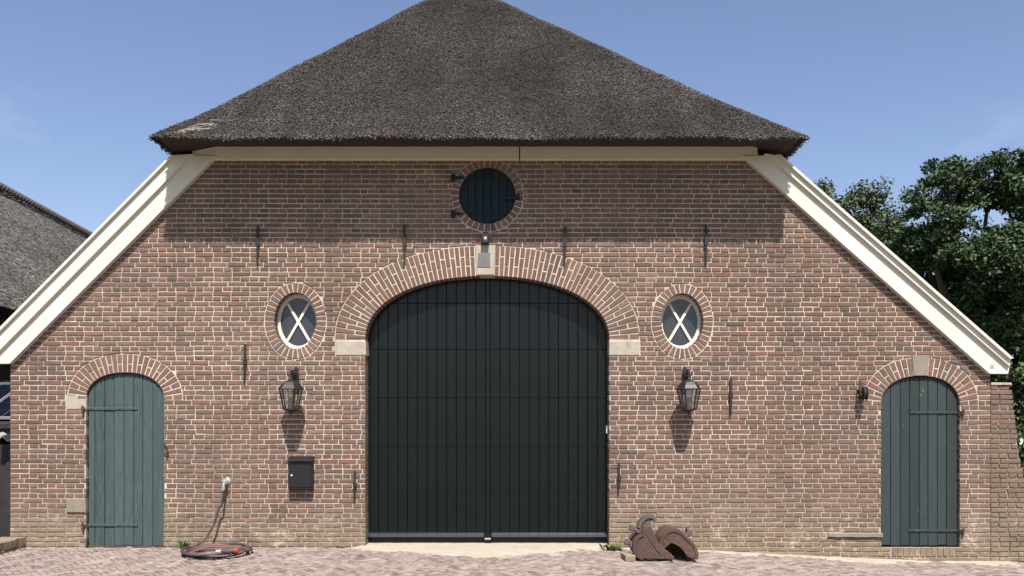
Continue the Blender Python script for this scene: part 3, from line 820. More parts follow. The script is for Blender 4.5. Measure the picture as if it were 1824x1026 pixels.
# body of the barn behind the front wall
DEEP = 15.0
mb = MB(); mb.box(XL+.012, XL+.3, .31, DEEP, -.5, Z_(648)-.02); mb.build('side_wall', MAT['brick'], barn)
mb = MB(); mb.box(XR-.3, XR-.012, .31, DEEP, -.5, Z_(660)-.02); mb.build('side_wall', MAT['brick'], barn)
mb = MB(); mb.prism([(XL+.012, -.5), (XR-.012, -.5), (XR-.012, rr2[1]), rr1, lr2, (XL+.012, lr1[1])], DEEP, DEEP+.3, .01); mb.build('rear_wall', MAT['brick'], barn)
mb = MB(); mb.box(XL+.3, XR-.3, .3, DEEP, -.1, -.05); mb.build('barn_floor', MAT['joint'], barn)
def slab(name, a, b, th, y0, y1, mat):
    a, b = Vector((a[0], 0, a[1])), Vector((b[0], 0, b[1])); d = (b-a).normalized(); n_ = Vector((-d.z, 0, d.x)); 
    if n_.z < 0: n_ = -n_
    mb = MB(); q = [a, b, b - n_*th, a - n_*th]
    mb.prism([(p.x, p.z) for p in q], y0, y1, .01); return mb.build(name, MAT[mat], barn)
slab('side_roof', P2(-46, 655), P2(345, 262), .2, .02, DEEP+.2, 'thatch')
slab('side_roof', P2(1798, 650), P2(1360, 262), .2, .02, DEEP+.2, 'thatch')

# ---- thatch: a hipped cap with rounded hips, real reed ends standing out of it
YE, ZE = -.64, 4.672
LX, RX = X_(270, YE), X_(1438, YE)
YA, ZA, XA = 3.65, 8.62, -.82
SF, SL, SR = (ZA-ZE)/(YA-YE), (ZA-ZE)/(XA-LX), (ZA-ZE)/(RX-XA)
def smin(a, b, k):
    h = np.maximum(k - np.abs(a-b), 0)/k; return np.minimum(a, b) - h*h*k*.25
def roof_z(x, y):
    zf = ZE + SF*(y-YE); zl = ZE + SL*(x-LX); zr = ZE + SR*(RX-x)
    k = np.clip((np.minimum(np.minimum(zf, zl), zr)-ZE)*.5, .06, .30)
    zs = smin(zl, zr, np.clip(k*3, .06, .9)); z = smin(zf, zs, k)
    return z + .012*np.sin(x*2.1+1)*np.sin(y*1.7+.4) + .010*np.sin(x*5.3)*np.cos(y*4.1)
nx_, ny_ = 150, 130
xs = np.linspace(LX, RX, nx_); ys = YE + (DEEP+.6-YE)*np.linspace(0, 1, ny_)**1.7
GX, GY = np.meshgrid(xs, ys); GZ = roof_z(GX, GY)
V = np.stack([GX.ravel(), GY.ravel(), GZ.ravel()], 1)
F = [(j*nx_+i, j*nx_+i+1, (j+1)*nx_+i+1, (j+1)*nx_+i) for j in range(ny_-1) for i in range(nx_-1)]
roof = np_mesh('roof', V, F, None, MAT['thatch'], barn, smooth=True); roof['label'] = 'dark weathered reed thatch'
# underside: cut reed ends running back to wall and side roofs
mb = MB()
ed = [(float(GX[j,0]), float(GY[j,0]), float(GZ[j,0])) for j in range(ny_-1, -1, -1)] + [(float(GX[0,i]), float(GY[0,i]), float(GZ[0,i])) for i in range(1, nx_)] + [(float(GX[j,-1]), float(GY[j,-1]), float(GZ[j,-1])) for j in range(1, ny_)]
inn = []
for (x, y, z) in ed:
    xi = min(max(x, LX+.5), RX-.42); yi = max(y, -.058)
    inn.append((xi, yi, 4.737))
mid = [((a[0]*.45+b[0]*.55), (a[1]*.45+b[1]*.55), a[2]*.5+b[2]*.5 - .005 + .008*noise.noise((a[0]*6, a[1]*6, 1))) for a, b in zip(ed, inn)]
n = len(ed)
mb.add(ed + mid + inn, [(r*n+i, r*n+i+1, (r+1)*n+i+1, (r+1)*n+i) for r in range(2) for i in range(n-1)])
mb.build('eave_underside', MAT['thatch_under'], roof, smooth=True)

def reeds(P, D, Nn, length, width, cols, name, parent, lift):
    """four-sided spikes: point buried up-slope, open butt end standing out down-slope"""
    n = len(P)
    D = D/np.linalg.norm(D, axis=1, keepdims=True); S = np.cross(D, Nn); S /= np.linalg.norm(S, axis=1, keepdims=True)
    tip = P - D*length[:, None]*.7 - Nn*.03
    end = P + D*length[:, None]*.3 + Nn*lift[:, None]
    w = width[:, None]
    a = end + S*w*.5 - Nn*w*.3; b = end - S*w*.5 - Nn*w*.3; c = end + Nn*w*.55
    V = np.stack([tip, a, b, c], 1).reshape(-1, 3)
    base = (np.arange(n)*4)[:, None]
    F = np.concatenate([base + np.array([q]) for q in ((0,1,3), (0,3,2), (1,2,3))], 1).reshape(-1, 3)
    C = np.repeat(cols, 4, axis=0)
    o = np_mesh(name, V, F, C, MAT['reed'], parent); tag(o, kind='stuff'); return o
def grad(f, x, y, e=.01):
    return (f(x+e, y)-f(x-e, y))/(2*e), (f(x, y+e)-f(x, y-e))/(2*e)
def reed_field(f, x, y, name, parent, wid=(.006, .0125), ln=(.06, .13), lift=(.001, .016), tone=(.024, .140), jd=.13, tb=0.0):
    z = f(x, y); gx_, gy_ = grad(f, x, y)
    Nn = np.stack([-gx_, -gy_, np.ones_like(x)], 1); Nn /= np.linalg.norm(Nn, axis=1, keepdims=True)
    D = np.stack([-gx_, -gy_, -(gx_**2 + gy_**2)], 1); D /= np.linalg.norm(D, axis=1, keepdims=True)
    D = D + rng.normal(0, jd, D.shape)
    n = len(x); patch = np.array([.5 + .55*noise.noise((a_*.9, b_*.9, 2)) + .35*noise.noise((a_*3.1, b_*.8, 6)) + .25*noise.noise((a_*5, b_*5, 8)) for a_, b_ in zip(x.tolist(), y.tolist())])
    t = rng.uniform(0, 1, n)**1.7; t = tone[0] + (tone[1]-tone[0])*t*np.clip(.45+1.05*patch, .2, 1.6)*(1 + .35*np.exp(-(z - z.min())/.35))
    cols = np.stack([t*1.0, t*.915, t*.825], 1)
    old = rng.uniform(0, 1, n) < .2; cols[old] *= .45
    return reeds(np.stack([x, y, z], 1), D, Nn, rng.uniform(*ln, n), rng.uniform(*wid, n), cols, name, parent, rng.uniform(*lift, n))
n = 300000
u = rng.uniform(0, 1, n); 
x = rng.uniform(LX, RX, n); y = YE + (YA+1.2-YE)*u
zf = ZE + SF*(y-YE); zl = ZE + SL*(x-LX); zr = ZE + SR*(RX-x)
keep = zf < np.minimum(zl, zr) + .55
reed_field(roof_z, x[keep], y[keep], 'reeds', roof)
# ragged eave edge
n = 9000
x = rng.uniform(LX, RX, n); y = np.full(n, YE) + rng.uniform(-.012, .05, n)
reed_field(roof_z, x, y, 'eave_reeds', roof, lift=(-.012, .012), ln=(.05, .16), tone=(.028, .155), jd=.25)
n = 1800
y = rng.uniform(YE, 1.5, n); x = np.where(rng.uniform(0,1,n) < .5, LX + rng.uniform(-.01,.04,n), RX - rng.uniform(-.01,.04,n))
reed_field(roof_z, x, y, 'verge_reeds', roof, lift=(-.012, .012), ln=(.05, .16), tone=(.028, .145), jd=.25)
# loose pale straw at the left corner
n = 22; s_ = rng.uniform(0, 1, n)
x = X_(312, YE) + .40*s_ + rng.normal(0, .02, n); y = YE + .01 + .20*s_ + rng.normal(0, .03, n)
zz = roof_z(x, y)
D = np.stack([-.8 + rng.normal(0, .2, n), -.35 + rng.normal(0, .2, n), -.40 + rng.normal(0, .15, n)], 1)
Nn = np.tile(np.array([[0, -.64, .77]]), (n, 1)); t = rng.uniform(.22, .34, n)
so = reeds(np.stack([x, y, zz+.02], 1), D, Nn, rng.uniform(.12, .3, n), rng.uniform(.006, .010, n), np.stack([t, t*.92, t*.8], 1), 'loose_straw', roof, rng.uniform(.0, .03, n))

# ---- leaning brick buttress at the right corner
def btx(py): 
    pts = [(684, 1799), (720, 1806), (800, 1815), (860, 1826), (1040, 1862)]
    for (a, xa), (b, xb) in zip(pts, pts[1:]):
        if py <= b: return xa + (xb-xa)*(py-a)/(b-a)
    return pts[-1][1]
ztop = snap(Z_(686))
bm_ = MB(); bm_.prism([(XR-.01, -.5), (X_(btx(1040))-.02, -.5), (X_(btx(860))-.02, Z_(860)), (X_(btx(720))-.02, Z_(720)), (X_(1799)-.02, ztop-.01), (XR-.01, ztop-.01)], .014, .75, .004)
butt = bm_.build('buttress', MAT['mortar'], barn); butt['label'] = 'leaning weathered brick buttress'
k = 0; z = Z0
while z < ztop - .01:
    xa = XR + .002; i = 0; xend = X_(btx(HY - (z+CH/2-CAM_H)*150)); y0 = random.gauss(.004, .003)
    while xa < xend - .02:
        w = (.2195 if k % 2 == 0 else .1095)*random.uniform(.85, 1.12)*(.5 if i == 0 and k % 4 == 2 else 1); xb = min(xa+w, xend)
        if xend - xb < .06: xb = xend + random.uniform(-.012, .012)
        mb = MB(); t = brick_tint(xa, z); t = tuple(v*.55 + q*.45 for v, q in zip(t, (.17, .142, .105)))
        last = xb >= xend - .013
        mb.prism([(xa+.004, z+.005), (xb-.004, z+.005), (xb-.004, z+CH-.004), (xa+.004, z+CH-.004)], max(-.006, min(.006, random.gauss(.0, .004))), .75 if last else .06, .006, t, jit=.004, sub=.05, back=last)
        mb.build('brick', MAT['brick'], butt); xa = xb; i += 1
    z += CH; k += 1
mb = MB(); mb.prism([(XR+.004, ztop), (X_(1802), ztop), (X_(1801), ztop+.025), (XR+.004, ztop+.03)], -.012, .76, .004, jit=.003); mb.build('coping', MAT['stone'], butt)

# ------------------------------------------------------------------ things on and by the wall
def lantern(loc, label):
    t = thing('wall_lantern', label, 'lantern', loc, 'black wall lanterns beside the gate')
    ox, oy, oz = loc; O = lambda x, y, z: (ox+x, oy+y, oz+z)
    yl = -.25
    mb = MB(); mb.prism([(ox-.03, oz+.40), (ox+.03, oz+.40), (ox+.035, oz+.52), (ox+.022, oz+.60), (ox, oz+.63), (ox-.022, oz+.60), (ox-.035, oz+.52)], -.016, .01, .006)
    mb.build('wall_plate', MAT['lantern'], t)
    mb = MB()
    mb.tube([O(0, -.01, .44), O(0, -.07, .46), O(0, -.14, .535), O(0, -.20, .575), O(0, -.245, .56), O(0, yl, .52), O(0, yl, .47)], [.014, .016, .015, .014, .013, .012, .012], 8)
    for q in range(2):                    # scrolls
        c0 = ((-.08, .50), (-.17, .50))[q]; r0 = (.045, .032)[q]
        mb.tube([O(0, c0[0] + r0*(1-a*.1)*math.cos(a*1.1+2.2), c0[1] + r0*(1-a*.1)*math.sin(a*1.1+2.2)) for a in np.linspace(0, 7, 22)], .0085, 6)
    mb.lathe([(.005, .0), (.022, .012), (.014, .03), (.026, .04), (.013, .055), (.018, .07), (.006, .08)], O(0, yl, .455), 12)
    for q in (-1, 1):
        mb.tube([O(0, -.05, .46), O(q*.03, -.09, .48), O(q*.036, -.13, .52), O(q*.015, -.16, .545)], .0075, 6)
        mb.tube([O(q*.012, yl, .50), O(q*.036, yl, .515), O(q*.04, yl, .54), O(q*.022, yl, .552)], .006, 6)
    mb.build('bracket', MAT['lantern'], t, smooth=True)
    mb = MB(); n6 = 6; rot = math.pi/6 + math.pi/6
    mb.lathe([(.145, .345), (.150, .352), (.138, .365), (.118, .395), (.085, .432), (.045, .452), (.018, .462), (.014, .478)], O(0, yl, 0), 6, rot=0)
    mb.build('cap', MAT['lantern'], t)
    def ringpt(r, z, k): a = math.pi/3*k; return Vector(O(r*math.cos(a), yl + r*math.sin(a), z))
    RT, RB, ZT, ZB = .132, .084, .345, .118
    for k in range(6):
        mb = MB(); mb.tube([ringpt(RT, ZT, k), ringpt(RB, ZB, k)], .0085, 6); mb.build('frame_bar', MAT['lantern'], t)
        mb = MB(); a, b, c, d = ringpt(RT*.97, ZT, k), ringpt(RT*.97, ZT, k+1), ringpt(RB*.97, ZB, k+1), ringpt(RB*.97, ZB, k)
        mb.add([tuple(q) for q in (a, b, c, d)], [(0, 1, 2, 3)]); mb.build('pane', MAT['lantern_glass'], t)
    mb = MB(); mb.lathe([(.004, .045), (.012, .06), (.008, .075), (.03, .09), (.075, .104), (.094, .11), (.094, .124), (.05, .13)], O(0, yl, 0), 6, rot=0); mb.build('base', MAT['lantern'], t)
    mb = MB(); mb.lathe([(.018, .13), (.018, .175), (.012, .18)], O(0, yl, 0), 10); mb.build('lamp_holder', MAT['lantern'], t)
    mb = MB(); mb.lathe([(.010, .18), (.026, .20), (.030, .225), (.022, .25), (.004, .262)], O(0, yl, 0), 12); mb.build('bulb', MAT['pane'], t, smooth=True)
    return t
L1 = lantern((X_(518, -.25), 0, 1.52), 'black wall lantern left of the gate, above the black mailbox')
dup(L1, None, (X_(1227, -.25), 0, 1.52), 'black wall lantern right of the gate, under the oval window')

# mailbox
mx0, mx1, mz0, mz1 = X_(512, -.1), X_(557, -.1), Z_(871, -.1), Z_(815, -.1)
mbx = thing('mailbox', 'black metal mailbox fixed to the wall beneath a lantern', 'mailbox', ((mx0+mx1)/2, 0, mz0))
mb = MB(); mb.prism([(mx0+.006, mz0), (mx1-.006, mz0), (mx1-.006, mz1-.02), (mx0+.006, mz1-.02)], -.095, -.002, .005); mb.build('body', MAT['mailbox'], mbx)
mb = MB(); mb.prism([(mx0+.012, mz0+.02), (mx1-.012, mz0+.02), (mx1-.012, mz1-.055), (mx0+.012, mz1-.055)], -.103, -.09, .004); mb.build('door', MAT['mailbox'], mbx)
mb = MB(); mb.prism([(-.128, mz1-.045), (-.118, mz1-.05), (0, mz1-.02), (0, mz1+.01), (-.02, mz1+.012)], mx0, mx1, .003, mp=lambda u, v, d: (d, u, v)); mb.build('lid', MAT['mailbox'], mbx)
mb = MB(); mb.lathe([(.013, 0), (.013, -.006), (.004, -.010)], (X_(519.5, -.1), -.102, Z_(847, -.1)), 12, 'Y'); mb.build('lock', MAT['chrome'], mbx)
mb = MB(); mb.box(mx0+.012, mx1-.012, -.108, -.09, mz0+.004, mz0+.016); mb.build('bottom_lip', MAT['mailbox'], mbx)
for q in (mx0+.02, mx1-.02):
    mb = MB(); mb.tube([(q, -.05, mz0), (q, -.05, mz0-.02)], .006, 6); mb.build('foot', MAT['mailbox'], mbx)

# tap
tx, tz = X_(405), Z_(857)
tap = thing('wall_tap', 'chrome garden tap on the wall above the coiled hose', 'tap', (tx, 0, tz))
mb = MB(); mb.lathe([(.046, .0), (.046, -.008), (.038, -.018), (.022, -.024)], (tx, 0, tz), 20, 'Y'); mb.build('rosette', MAT['chrome'], tap, smooth=True)
mb = MB(); mb.tube([(tx, -.01, tz), (tx, -.075, tz), (tx-.008, -.095, tz-.02), (tx-.013, -.098, tz-.055)], [.016, .017, .014, .013], 10); mb.build('spout', MAT['chrome'], tap, smooth=True)
mb = MB(); mb.lathe([(.03, .0), (.034, -.01), (.028, -.02), (.01, -.024)], (tx, -.085, tz+.004), 14, 'Y'); mb.build('handle', MAT['chrome'], tap, smooth=True)

# hose: hangs from the tap into a loose coil
hc = W(384, 985, 0); hx, hy = X_(384, -.48), -.50
hose = thing('garden_hose', 'black and red garden hose lying in a loose coil on the pavers', 'hose', (hx, hy, 0))
def coil(turns, r0, ph, z0, sy=.98, jit=.075, seed=1):
    rd = random.Random(seed); pts = []; N = int(turns*40)
    off = [(rd.uniform(-jit, jit), rd.uniform(-jit, jit), rd.uniform(-.15, .02)) for _ in range(int(turns)+3)]
    for i in range(N+1):
        t = i/40; k = int(t); f = t-k; f = f*f*(3-2*f)
        o = [a+(b-a)*f for a, b in zip(off[k], off[k+1])]
        r = r0 + o[2]; a = 2*math.pi*t + ph
        pts.append((hx + o[0] + r*math.cos(a), hy + o[1]*.7 + r*sy*math.sin(a), z0 + .013 + .012*k + .008*math.sin(a*3+k)))
    return pts
c1 = coil(5, .40, 1.2, .0, seed=3); c2 = coil(3, .38, 3.6, .012, seed=8)
rise = [(tx-.013, -.098, tz-.07), (tx-.022, -.10, tz-.17), (tx-.034, -.10, tz-.28), (X_(390,-.1), -.10, Z_(905,-.1)), (X_(381,-.12), -.11, Z_(932,-.12)), (X_(370,-.14), -.14, Z_(953,-.14)), (X_(358,-.2), -.2, .09), (X_(346,-.28), -.28, .055)]
def smooth_path(P, m=6):
    P = [Vector(p) for p in P]; out = []
    for i in range(len(P)-1):
        a, b, c, d = P[max(0,i-1)], P[i], P[i+1], P[min(len(P)-1,i+2)]
        for k in range(m):
            t = k/m; out.append(.5*((2*b) + (c-a)*t + (2*a-5*b+4*c-d)*t*t + (-a+3*b-3*c+d)*t**3))
    return out + [P[-1]]
mb = MB(); mb.tube(smooth_path(rise), .0125, 8); mb.build('hanging_hose', MAT['hose'], hose, smooth=True)
mb = MB(); mb.tube(c1, .013, 8); mb.build('hose_coil', MAT['hose'], hose, smooth=True)
mb = MB(); mb.tube(c2, .012, 8); o = mb.build('hose_coil', MAT['hose_red'], hose, smooth=True); o['label'] = 'red brown hose loops'
mb = MB(); mb.tube([(tx-.013, -.098, tz-.05), (tx-.016, -.098, tz-.10)], [.02, .018], 10); mb.build('coupling', MAT['chrome'], hose)
a = Vector((X_(394,-.8), -.80, .085)); b = Vector((X_(420,-.8), -.78, .09)); d = (b-a)
mb = MB(); mb.tube([a - d*.35, a], [.02, .022], 10); mb.build('nozzle_collar', MAT['chrome'], hose)
mb = MB(); mb.tube([a, a+d*.25, a+d*.6, a+d*.9], [.024, .03, .034, .022], 10); mb.bar(a+d*.5, a+d*.75+Vector((0,-.02,-.05)), .02, .03); mb.build('spray_nozzle', MAT['hose'], hose, smooth=True)
mb = MB(); mb.tube([a+d*.9, a+d*1.12], [.024, .026], 10); mb.build('nozzle_tip', MAT['plastic_red'], hose)

# pulley bracket by the right door
pu = thing('pulley', 'black iron pulley wheel on a bracket left of the slate door', 'pulley', (X_(1536), 0, Z_(715)))
mb = MB(); mb.prism([P2(1530, 712), P2(1534, 712), P2(1538, 680), P2(1530, 678)], -.012, .01, .003); mb.build('wall_plate', MAT['rust_iron'], pu)
wx, wz = X_(1541, -.12), Z_(701, -.12)
def tilted_wheel(mb, r, w, cx, cy, cz, ang):
    n = 22; vs_ = []
    ax = Vector((math.cos(ang), math.sin(ang), 0)); ay = Vector((-math.sin(ang), math.cos(ang), 0)); az = Vector((0,0,1))
    prof = [(.2*r, -w), (r, -w), (r*.82, -w*.2), (r*.82, w*.2), (r, w), (.2*r, w)]
    for (q, h) in prof:
        for k in range(n):
            a = 2*math.pi*k/n; vs_.append(tuple(Vector((cx,cy,cz)) + ax*h + (ay*math.cos(a) + az*math.sin(a))*q))
    fs = [(i*n+k, i*n+(k+1)%n, (i+1)*n+(k+1)%n, (i+1)*n+k) for i in range(len(prof)-1) for k in range(n)]
    mb.add(vs_, fs)
mb = MB(); tilted_wheel(mb, .085, .022, wx, -.11, wz, R(-12)); mb.build('wheel', MAT['iron'], pu, smooth=True)
mb = MB(); mb.tube([(wx-.06, -.11, wz), (wx+.05, -.11, wz)], .012, 8); mb.build('axle', MAT['rust_iron'], pu)
mb = MB(); mb.bar((wx-.045, 0, wz+.03), (wx-.045, -.12, wz), .012, .045); mb.bar((wx-.04, -.02, wz-.05), (wx-.045, -.12, wz-.01), .012, .03); mb.build('arm', MAT['iron'], pu)

# small security lamp under the round hatch
sl = thing('security_camera', 'small black security camera on the wall above the keystone', 'camera', (X_(865), 0, Z_(432)))
mb = MB(); mb.box(X_(860), X_(870), -.02, .01, Z_(428), Z_(414)); mb.build('mount', MAT['lantern'], sl)
mb = MB(); mb.prism([P2(857.5, 432, -.1), P2(871, 432, -.1), P2(871, 415.5, -.1), P2(857.5, 415.5, -.1)], -.085, -.02, .006); mb.build('housing', MAT['lantern'], sl)
mb = MB(); mb.lathe([(.022, 0), (.018, -.006), (.008, -.01)], (X_(864.5, -.08), -.084, Z_(425, -.08)), 14, 'Y'); mb.build('lens', MAT['alu'], sl, smooth=True)

# low brick kerb wall running out from the left corner
kerb = thing('kerb_wall', 'low mossy brick kerb wall running forward from the left corner', 'kerb', (-5.92, 0, 0))
y = .0; k = 0
while y > -3.6:
    l = .105*random.uniform(.93, 1.05)
    for rowz in (0, 1):
        mb = MB(); zb = -.06 + .095*rowz; x0 = -6.06 + random.gauss(0,.004); x1 = -5.775 + random.gauss(0,.004)
        mb.prism([(x0, y-l+.004), (x1, y-l+.004), (x1, y-.004), (x0, y-.004)], zb+.092+random.gauss(0,.003), zb, .007, tuple(v*.9 for v in random.choice([(.26,.21,.155),(.22,.18,.14),(.29,.235,.185),(.20,.15,.125)])), mp=lambda u_, v_, d: (u_, v_, d), jit=.004, sub=.08)
        mb.build('brick', MAT['brick'], kerb)
    y -= l; k += 1

# rusty clamshell grab halves lying by the gate
def zp(zx, zy, y): return P2(1100 + zx/9.325, 900 + zy/9.325, y)
Yg = -.86
gl = thing('grab_bucket', 'rusty grab bucket half standing upright on its edge beside the gate', 'scrap metal', (X_(1160, Yg), Yg, g(X_(1160))))
def zplate(mb, pts, y0, y1, bev=.006): mb.prism([zp(a, b, y0) for a, b in pts], y0, y1, bev)
gz = g(X_(1160))
shell = [(300,640),(330,570),(400,490),(430,480),(480,520),(540,610),(640,760),(720,850),(780,880),(770,905),(480,900),(380,885),(310,820),(285,730)]
mb = MB(); zplate(mb, shell, Yg, Yg+.03, .012); mb.build('side_plate', MAT['rust'], gl)
edge = [(425,345),(545,345),(600,430),(680,620),(780,725),(880,800),(945,865),(940,912),(780,905),(720,850),(640,760),(540,610),(470,520),(410,470)]
mb = MB(); zplate(mb, edge, Yg+.022, Yg+.30, .01); mb.build('cutting_edge', MAT['rust'], gl)
# curved back plate between the sides
def curved_plate(mb, pts, y0, y1, th, y_ref):
    P = smooth_path([(zp(a, b, y_ref)[0], 0, zp(a, b, y_ref)[1]) for a, b in pts], 5); m = len(P); vs_ = []
    for i, p in enumerate(P):
        d = (P[min(m-1, i+1)] - P[max(0, i-1)]).normalized(); n_ = Vector((-d.z, 0, d.x))
        for yy, o in ((y0, 0), (y0, th), (y1, th), (y1, 0)): q = p + n_*o; vs_.append((q.x, yy, q.z))
    fs = [(i*4+k, i*4+(k+1) % 4, (i+1)*4+(k+1) % 4, (i+1)*4+k) for i in range(m-1) for k in range(4)] + [(0,1,2,3), ((m-1)*4+3, (m-1)*4+2, (m-1)*4+1, (m-1)*4)]
    mb.add(vs_, fs)
mb = MB(); curved_plate(mb, [(420,470),(320,530),(262,640),(262,760),(320,860),(420,905)], Yg-.015, Yg+.34, .025, Yg); mb.build('back_plate', MAT['rust'], gl, smooth=True)
mb = MB(); curved_plate(mb, [(330,365),(370,270),(450,190),(540,160),(610,180),(650,230),(640,285)], Yg+.05, Yg+.16, -.035, Yg+.05); mb.build('hook_arm', MAT['rust_grey'], gl, smooth=True)
mb = MB(); zplate(mb, [(335,370),(420,260),(520,195),(590,215),(555,260),(545,350),(430,350),(420,420),(390,500),(330,490)], Yg+.07, Yg+.12, .008); mb.build('arm_web', MAT['rust_grey'], gl)
mb = MB(); zplate(mb, [(190,400),(230,335),(270,335),(300,385),(400,400),(400,470),(330,480),(290,430),(220,430)], Yg+.06, Yg+.14, .01); mb.build('lug', MAT['rust_grey'], gl)
mb = MB(); zplate(mb, [(120,630),(150,590),(200,570),(260,630),(265,720),(200,710),(190,660),(130,665)], Yg+.08, Yg+.16, .01); mb.build('lug', MAT['rust_grey'], gl)

gr = thing('grab_bucket', 'rusty curved grab bucket half lying open side down by the wall', 'scrap metal', (X_(1210, -.3), -.30, g(X_(1210))))
Yr = -.80
arc = [(690,640),(720,540),(790,450),(880,400),(970,400),(1070,440),(1150,520),(1240,600),(1310,700),(1345,800),(1330,905),(1230,895),(1160,850),(1100,770),(1010,680),(900,625),(780,715)]
top_o = [(690,700),(705,570),(790,450),(890,395),(990,405),(1080,445),(1160,530),(1250,610),(1320,720),(1345,820),(1325,905)]
mb = MB(); curved_plate(mb, top_o, Yr-.01, Yr+.36, -.03, Yr); mb.build('back_plate', MAT['rust'], gr, smooth=True)
# crescent side plate as quads between two arcs
def crescent(mb, A, B, y0, y1):
    A = smooth_path([(zp(a, b, y0)[0], 0, zp(a, b, y0)[1]) for a, b in A], 4); B = smooth_path([(zp(a, b, y0)[0], 0, zp(a, b, y0)[1]) for a, b in B], 4)
    m = min(len(A), len(B)); vs_ = []
    for i in range(m):
        for p, yy in ((A[i], y0), (B[i], y0), (B[i], y1), (A[i], y1)): vs_.append((p.x, yy, p.z))
    fs = [(i*4+k, i*4+(k+1) % 4, (i+1)*4+(k+1) % 4, (i+1)*4+k) for i in range(m-1) for k in range(4)] + [(0,1,2,3), ((m-1)*4+3,(m-1)*4+2,(m-1)*4+1,(m-1)*4)]
    mb.add(vs_, fs)
mb = MB(); crescent(mb, [(700,690),(730,540),(810,445),(920,400),(1050,430),(1150,520),(1260,630),(1330,770),(1320,900)], [(780,715),(800,700),(840,665),(890,628),(960,650),(1030,690),(1090,750),(1150,830),(1230,895)], Yr, Yr+.025)
mb.build('side_plate', MAT['rust'], gr)
mb = MB(); zplate(mb, [(720,690),(740,540),(820,450),(930,410),(1050,440),(1150,530),(1250,640),(1310,770),(1300,895),(800,895),(740,800)], Yr+.30, Yr+.325, .004); mb.build('inner_plate', MAT['rust'], gr)
mb = MB(); zplate(mb, [(1125,470),(1150,455),(1150,385),(1175,375),(1190,420),(1230,415),(1255,495),(1190,520)], Yr+.1, Yr+.17, .006); mb.build('lug', MAT['rust_grey'], gr)
for k in range(4):
    mb = MB(); a, b = (690+45*k, 545-48*k), (730+45*k, 590-48*k)
    mb.bar((zp(*a, Yr+.3)[0], Yr+.3, zp(*a, Yr+.3)[1]+.02), (zp(*b, Yr+.15)[0], Yr+.15, zp(*b, Yr+.15)[1]), .03, .03); mb.build('rib', MAT['rust'], gr)
mb = MB(); mb.bar((zp(1160,830,Yr)[0], Yr-.01, zp(1160,830,Yr)[1]), (zp(1290,870,Yr)[0], Yr+.02, zp(1290,870,Yr)[1]), .03, .03); mb.build('brace', MAT['rust'], gr)

bk = MB(); bx, by = X_(1119, -.80), -.80
c_, s2 = math.cos(.12), math.sin(.12)
bk.prism([(bx+p*c_-q*s2, by+p*s2+q*c_) for p, q in ((-.055,-.1),(.055,-.1),(.055,.1),(-.055,.1))], g(bx)+.068, g(bx)+.002, .007, (.42,.36,.27), mp=lambda u_, v_, d: (u_, v_, d), jit=.004, sub=.06)
lbk = bk.build('loose_brick', MAT['brick'], org=None); tag(lbk, 'pale loose brick lying beside the rusty grab bucket', 'brick')

# weeds
def weed(px, y, n, h, spread, label, seed, dry=False, wide=.012):
    rd = random.Random(seed); x0 = X_(px, y); z0 = g(x0); t = thing('weed', label, 'weed', (x0, y, z0), 'weeds along the wall foot'); mb = MB()
    for i in range(n):
        a = rd.uniform(0, 2*math.pi); l = h*rd.uniform(.45, 1); s = spread*rd.uniform(.3, 1)
        bx_, by_ = x0 + rd.gauss(0, spread*.3), y + rd.gauss(0, spread*.12)
        P = [Vector((bx_ + math.cos(a)*s*f, by_ + math.sin(a)*s*f*.5, z0 + l*(f - .45*f*f*(s/spread)))) for f in (0, .4, .75, 1)]
        sd = Vector((-math.sin(a), math.cos(a), 0)); ws = [wide*.4, wide, wide*.8, .001]
        vs_ = []
        for p, w in zip(P, ws): vs_ += [tuple(p - sd*w), tuple(p + sd*w + Vector((0,0,w*.5)))]
        c = (.24,.20,.13) if dry else rd.choice([(.07,.115,.04),(.09,.14,.05),(.11,.13,.05),(.16,.15,.08)])
        mb.add(vs_, [(0,1,3,2),(2,3,5,4),(4,5,7,6)], c)
    mb.build('leaves', MAT['weed'], t)
weed(327, -.12, 34, .14, .09, 'small dark weed tuft at the wall behind the hose coil', 1)
weed(1088, -.18, 46, .10, .14, 'low leafy weed growing at the right foot of the gate', 2, wide=.018)
weed(1104, -.15, 9, .36, .10, 'tall thin dry grass stems next to the rusty bucket', 3, True, .004)
weed(605, -.04, 10, .05, .08, 'tiny weed at the wall foot left of the gate', 4)
weed(478, -.05, 8, .10, .09, 'dry curled weed stalks on the wall foot right of the hose', 5, True, .004)

# ------------------------------------------------------------------ neighbouring barn, lean-to shed
nb = thing('thatched_barn', 'grey thatched barn roof behind the left raking board', 'barn', (-9.5, 6, 0))
ud = Vector((-.117, 1, 0))
EV = lambda s: Vector((-7.3, 2, 3.15)) + ud*(s)
RH = 3.42
def nb_f(x, y):
    xe = -7.3 - .117*(y-2); d = xe - x
    return 3.15 + d*1.0 + .03*np.sin(y*1.3)*np.sin(d*2.1)
Vn = []; ns, nt_ = 60, 24
for i in range(ns):
    yy = .5 + 34*i/(ns-1)
    for j in range(nt_):
        d = RH*j/(nt_-1); xx = -7.3 - .117*(yy-2) - d; Vn.append((xx, yy, float(nb_f(np.array(xx), np.array(yy)))))
Fn = [(i*nt_+j, i*nt_+j+1, (i+1)*nt_+j+1, (i+1)*nt_+j) for i in range(ns-1) for j in range(nt_-1)]
nroof = np_mesh('roof', Vn, Fn, None, MAT['thatch_grey'], nb, smooth=True)
mb = MB()
E0, E1 = EV(-1.5), EV(32.5); R0, R1 = E0 + Vector((-RH, 0, RH)), E1 + Vector((-RH, 0, RH))
B0, B1 = E0 + Vector((-2*RH, 0, 0)), E1 + Vector((-2*RH, 0, 0))
mb.add([tuple(q) for q in (R0, R1, B1, B0)], [(0,1,2,3)])
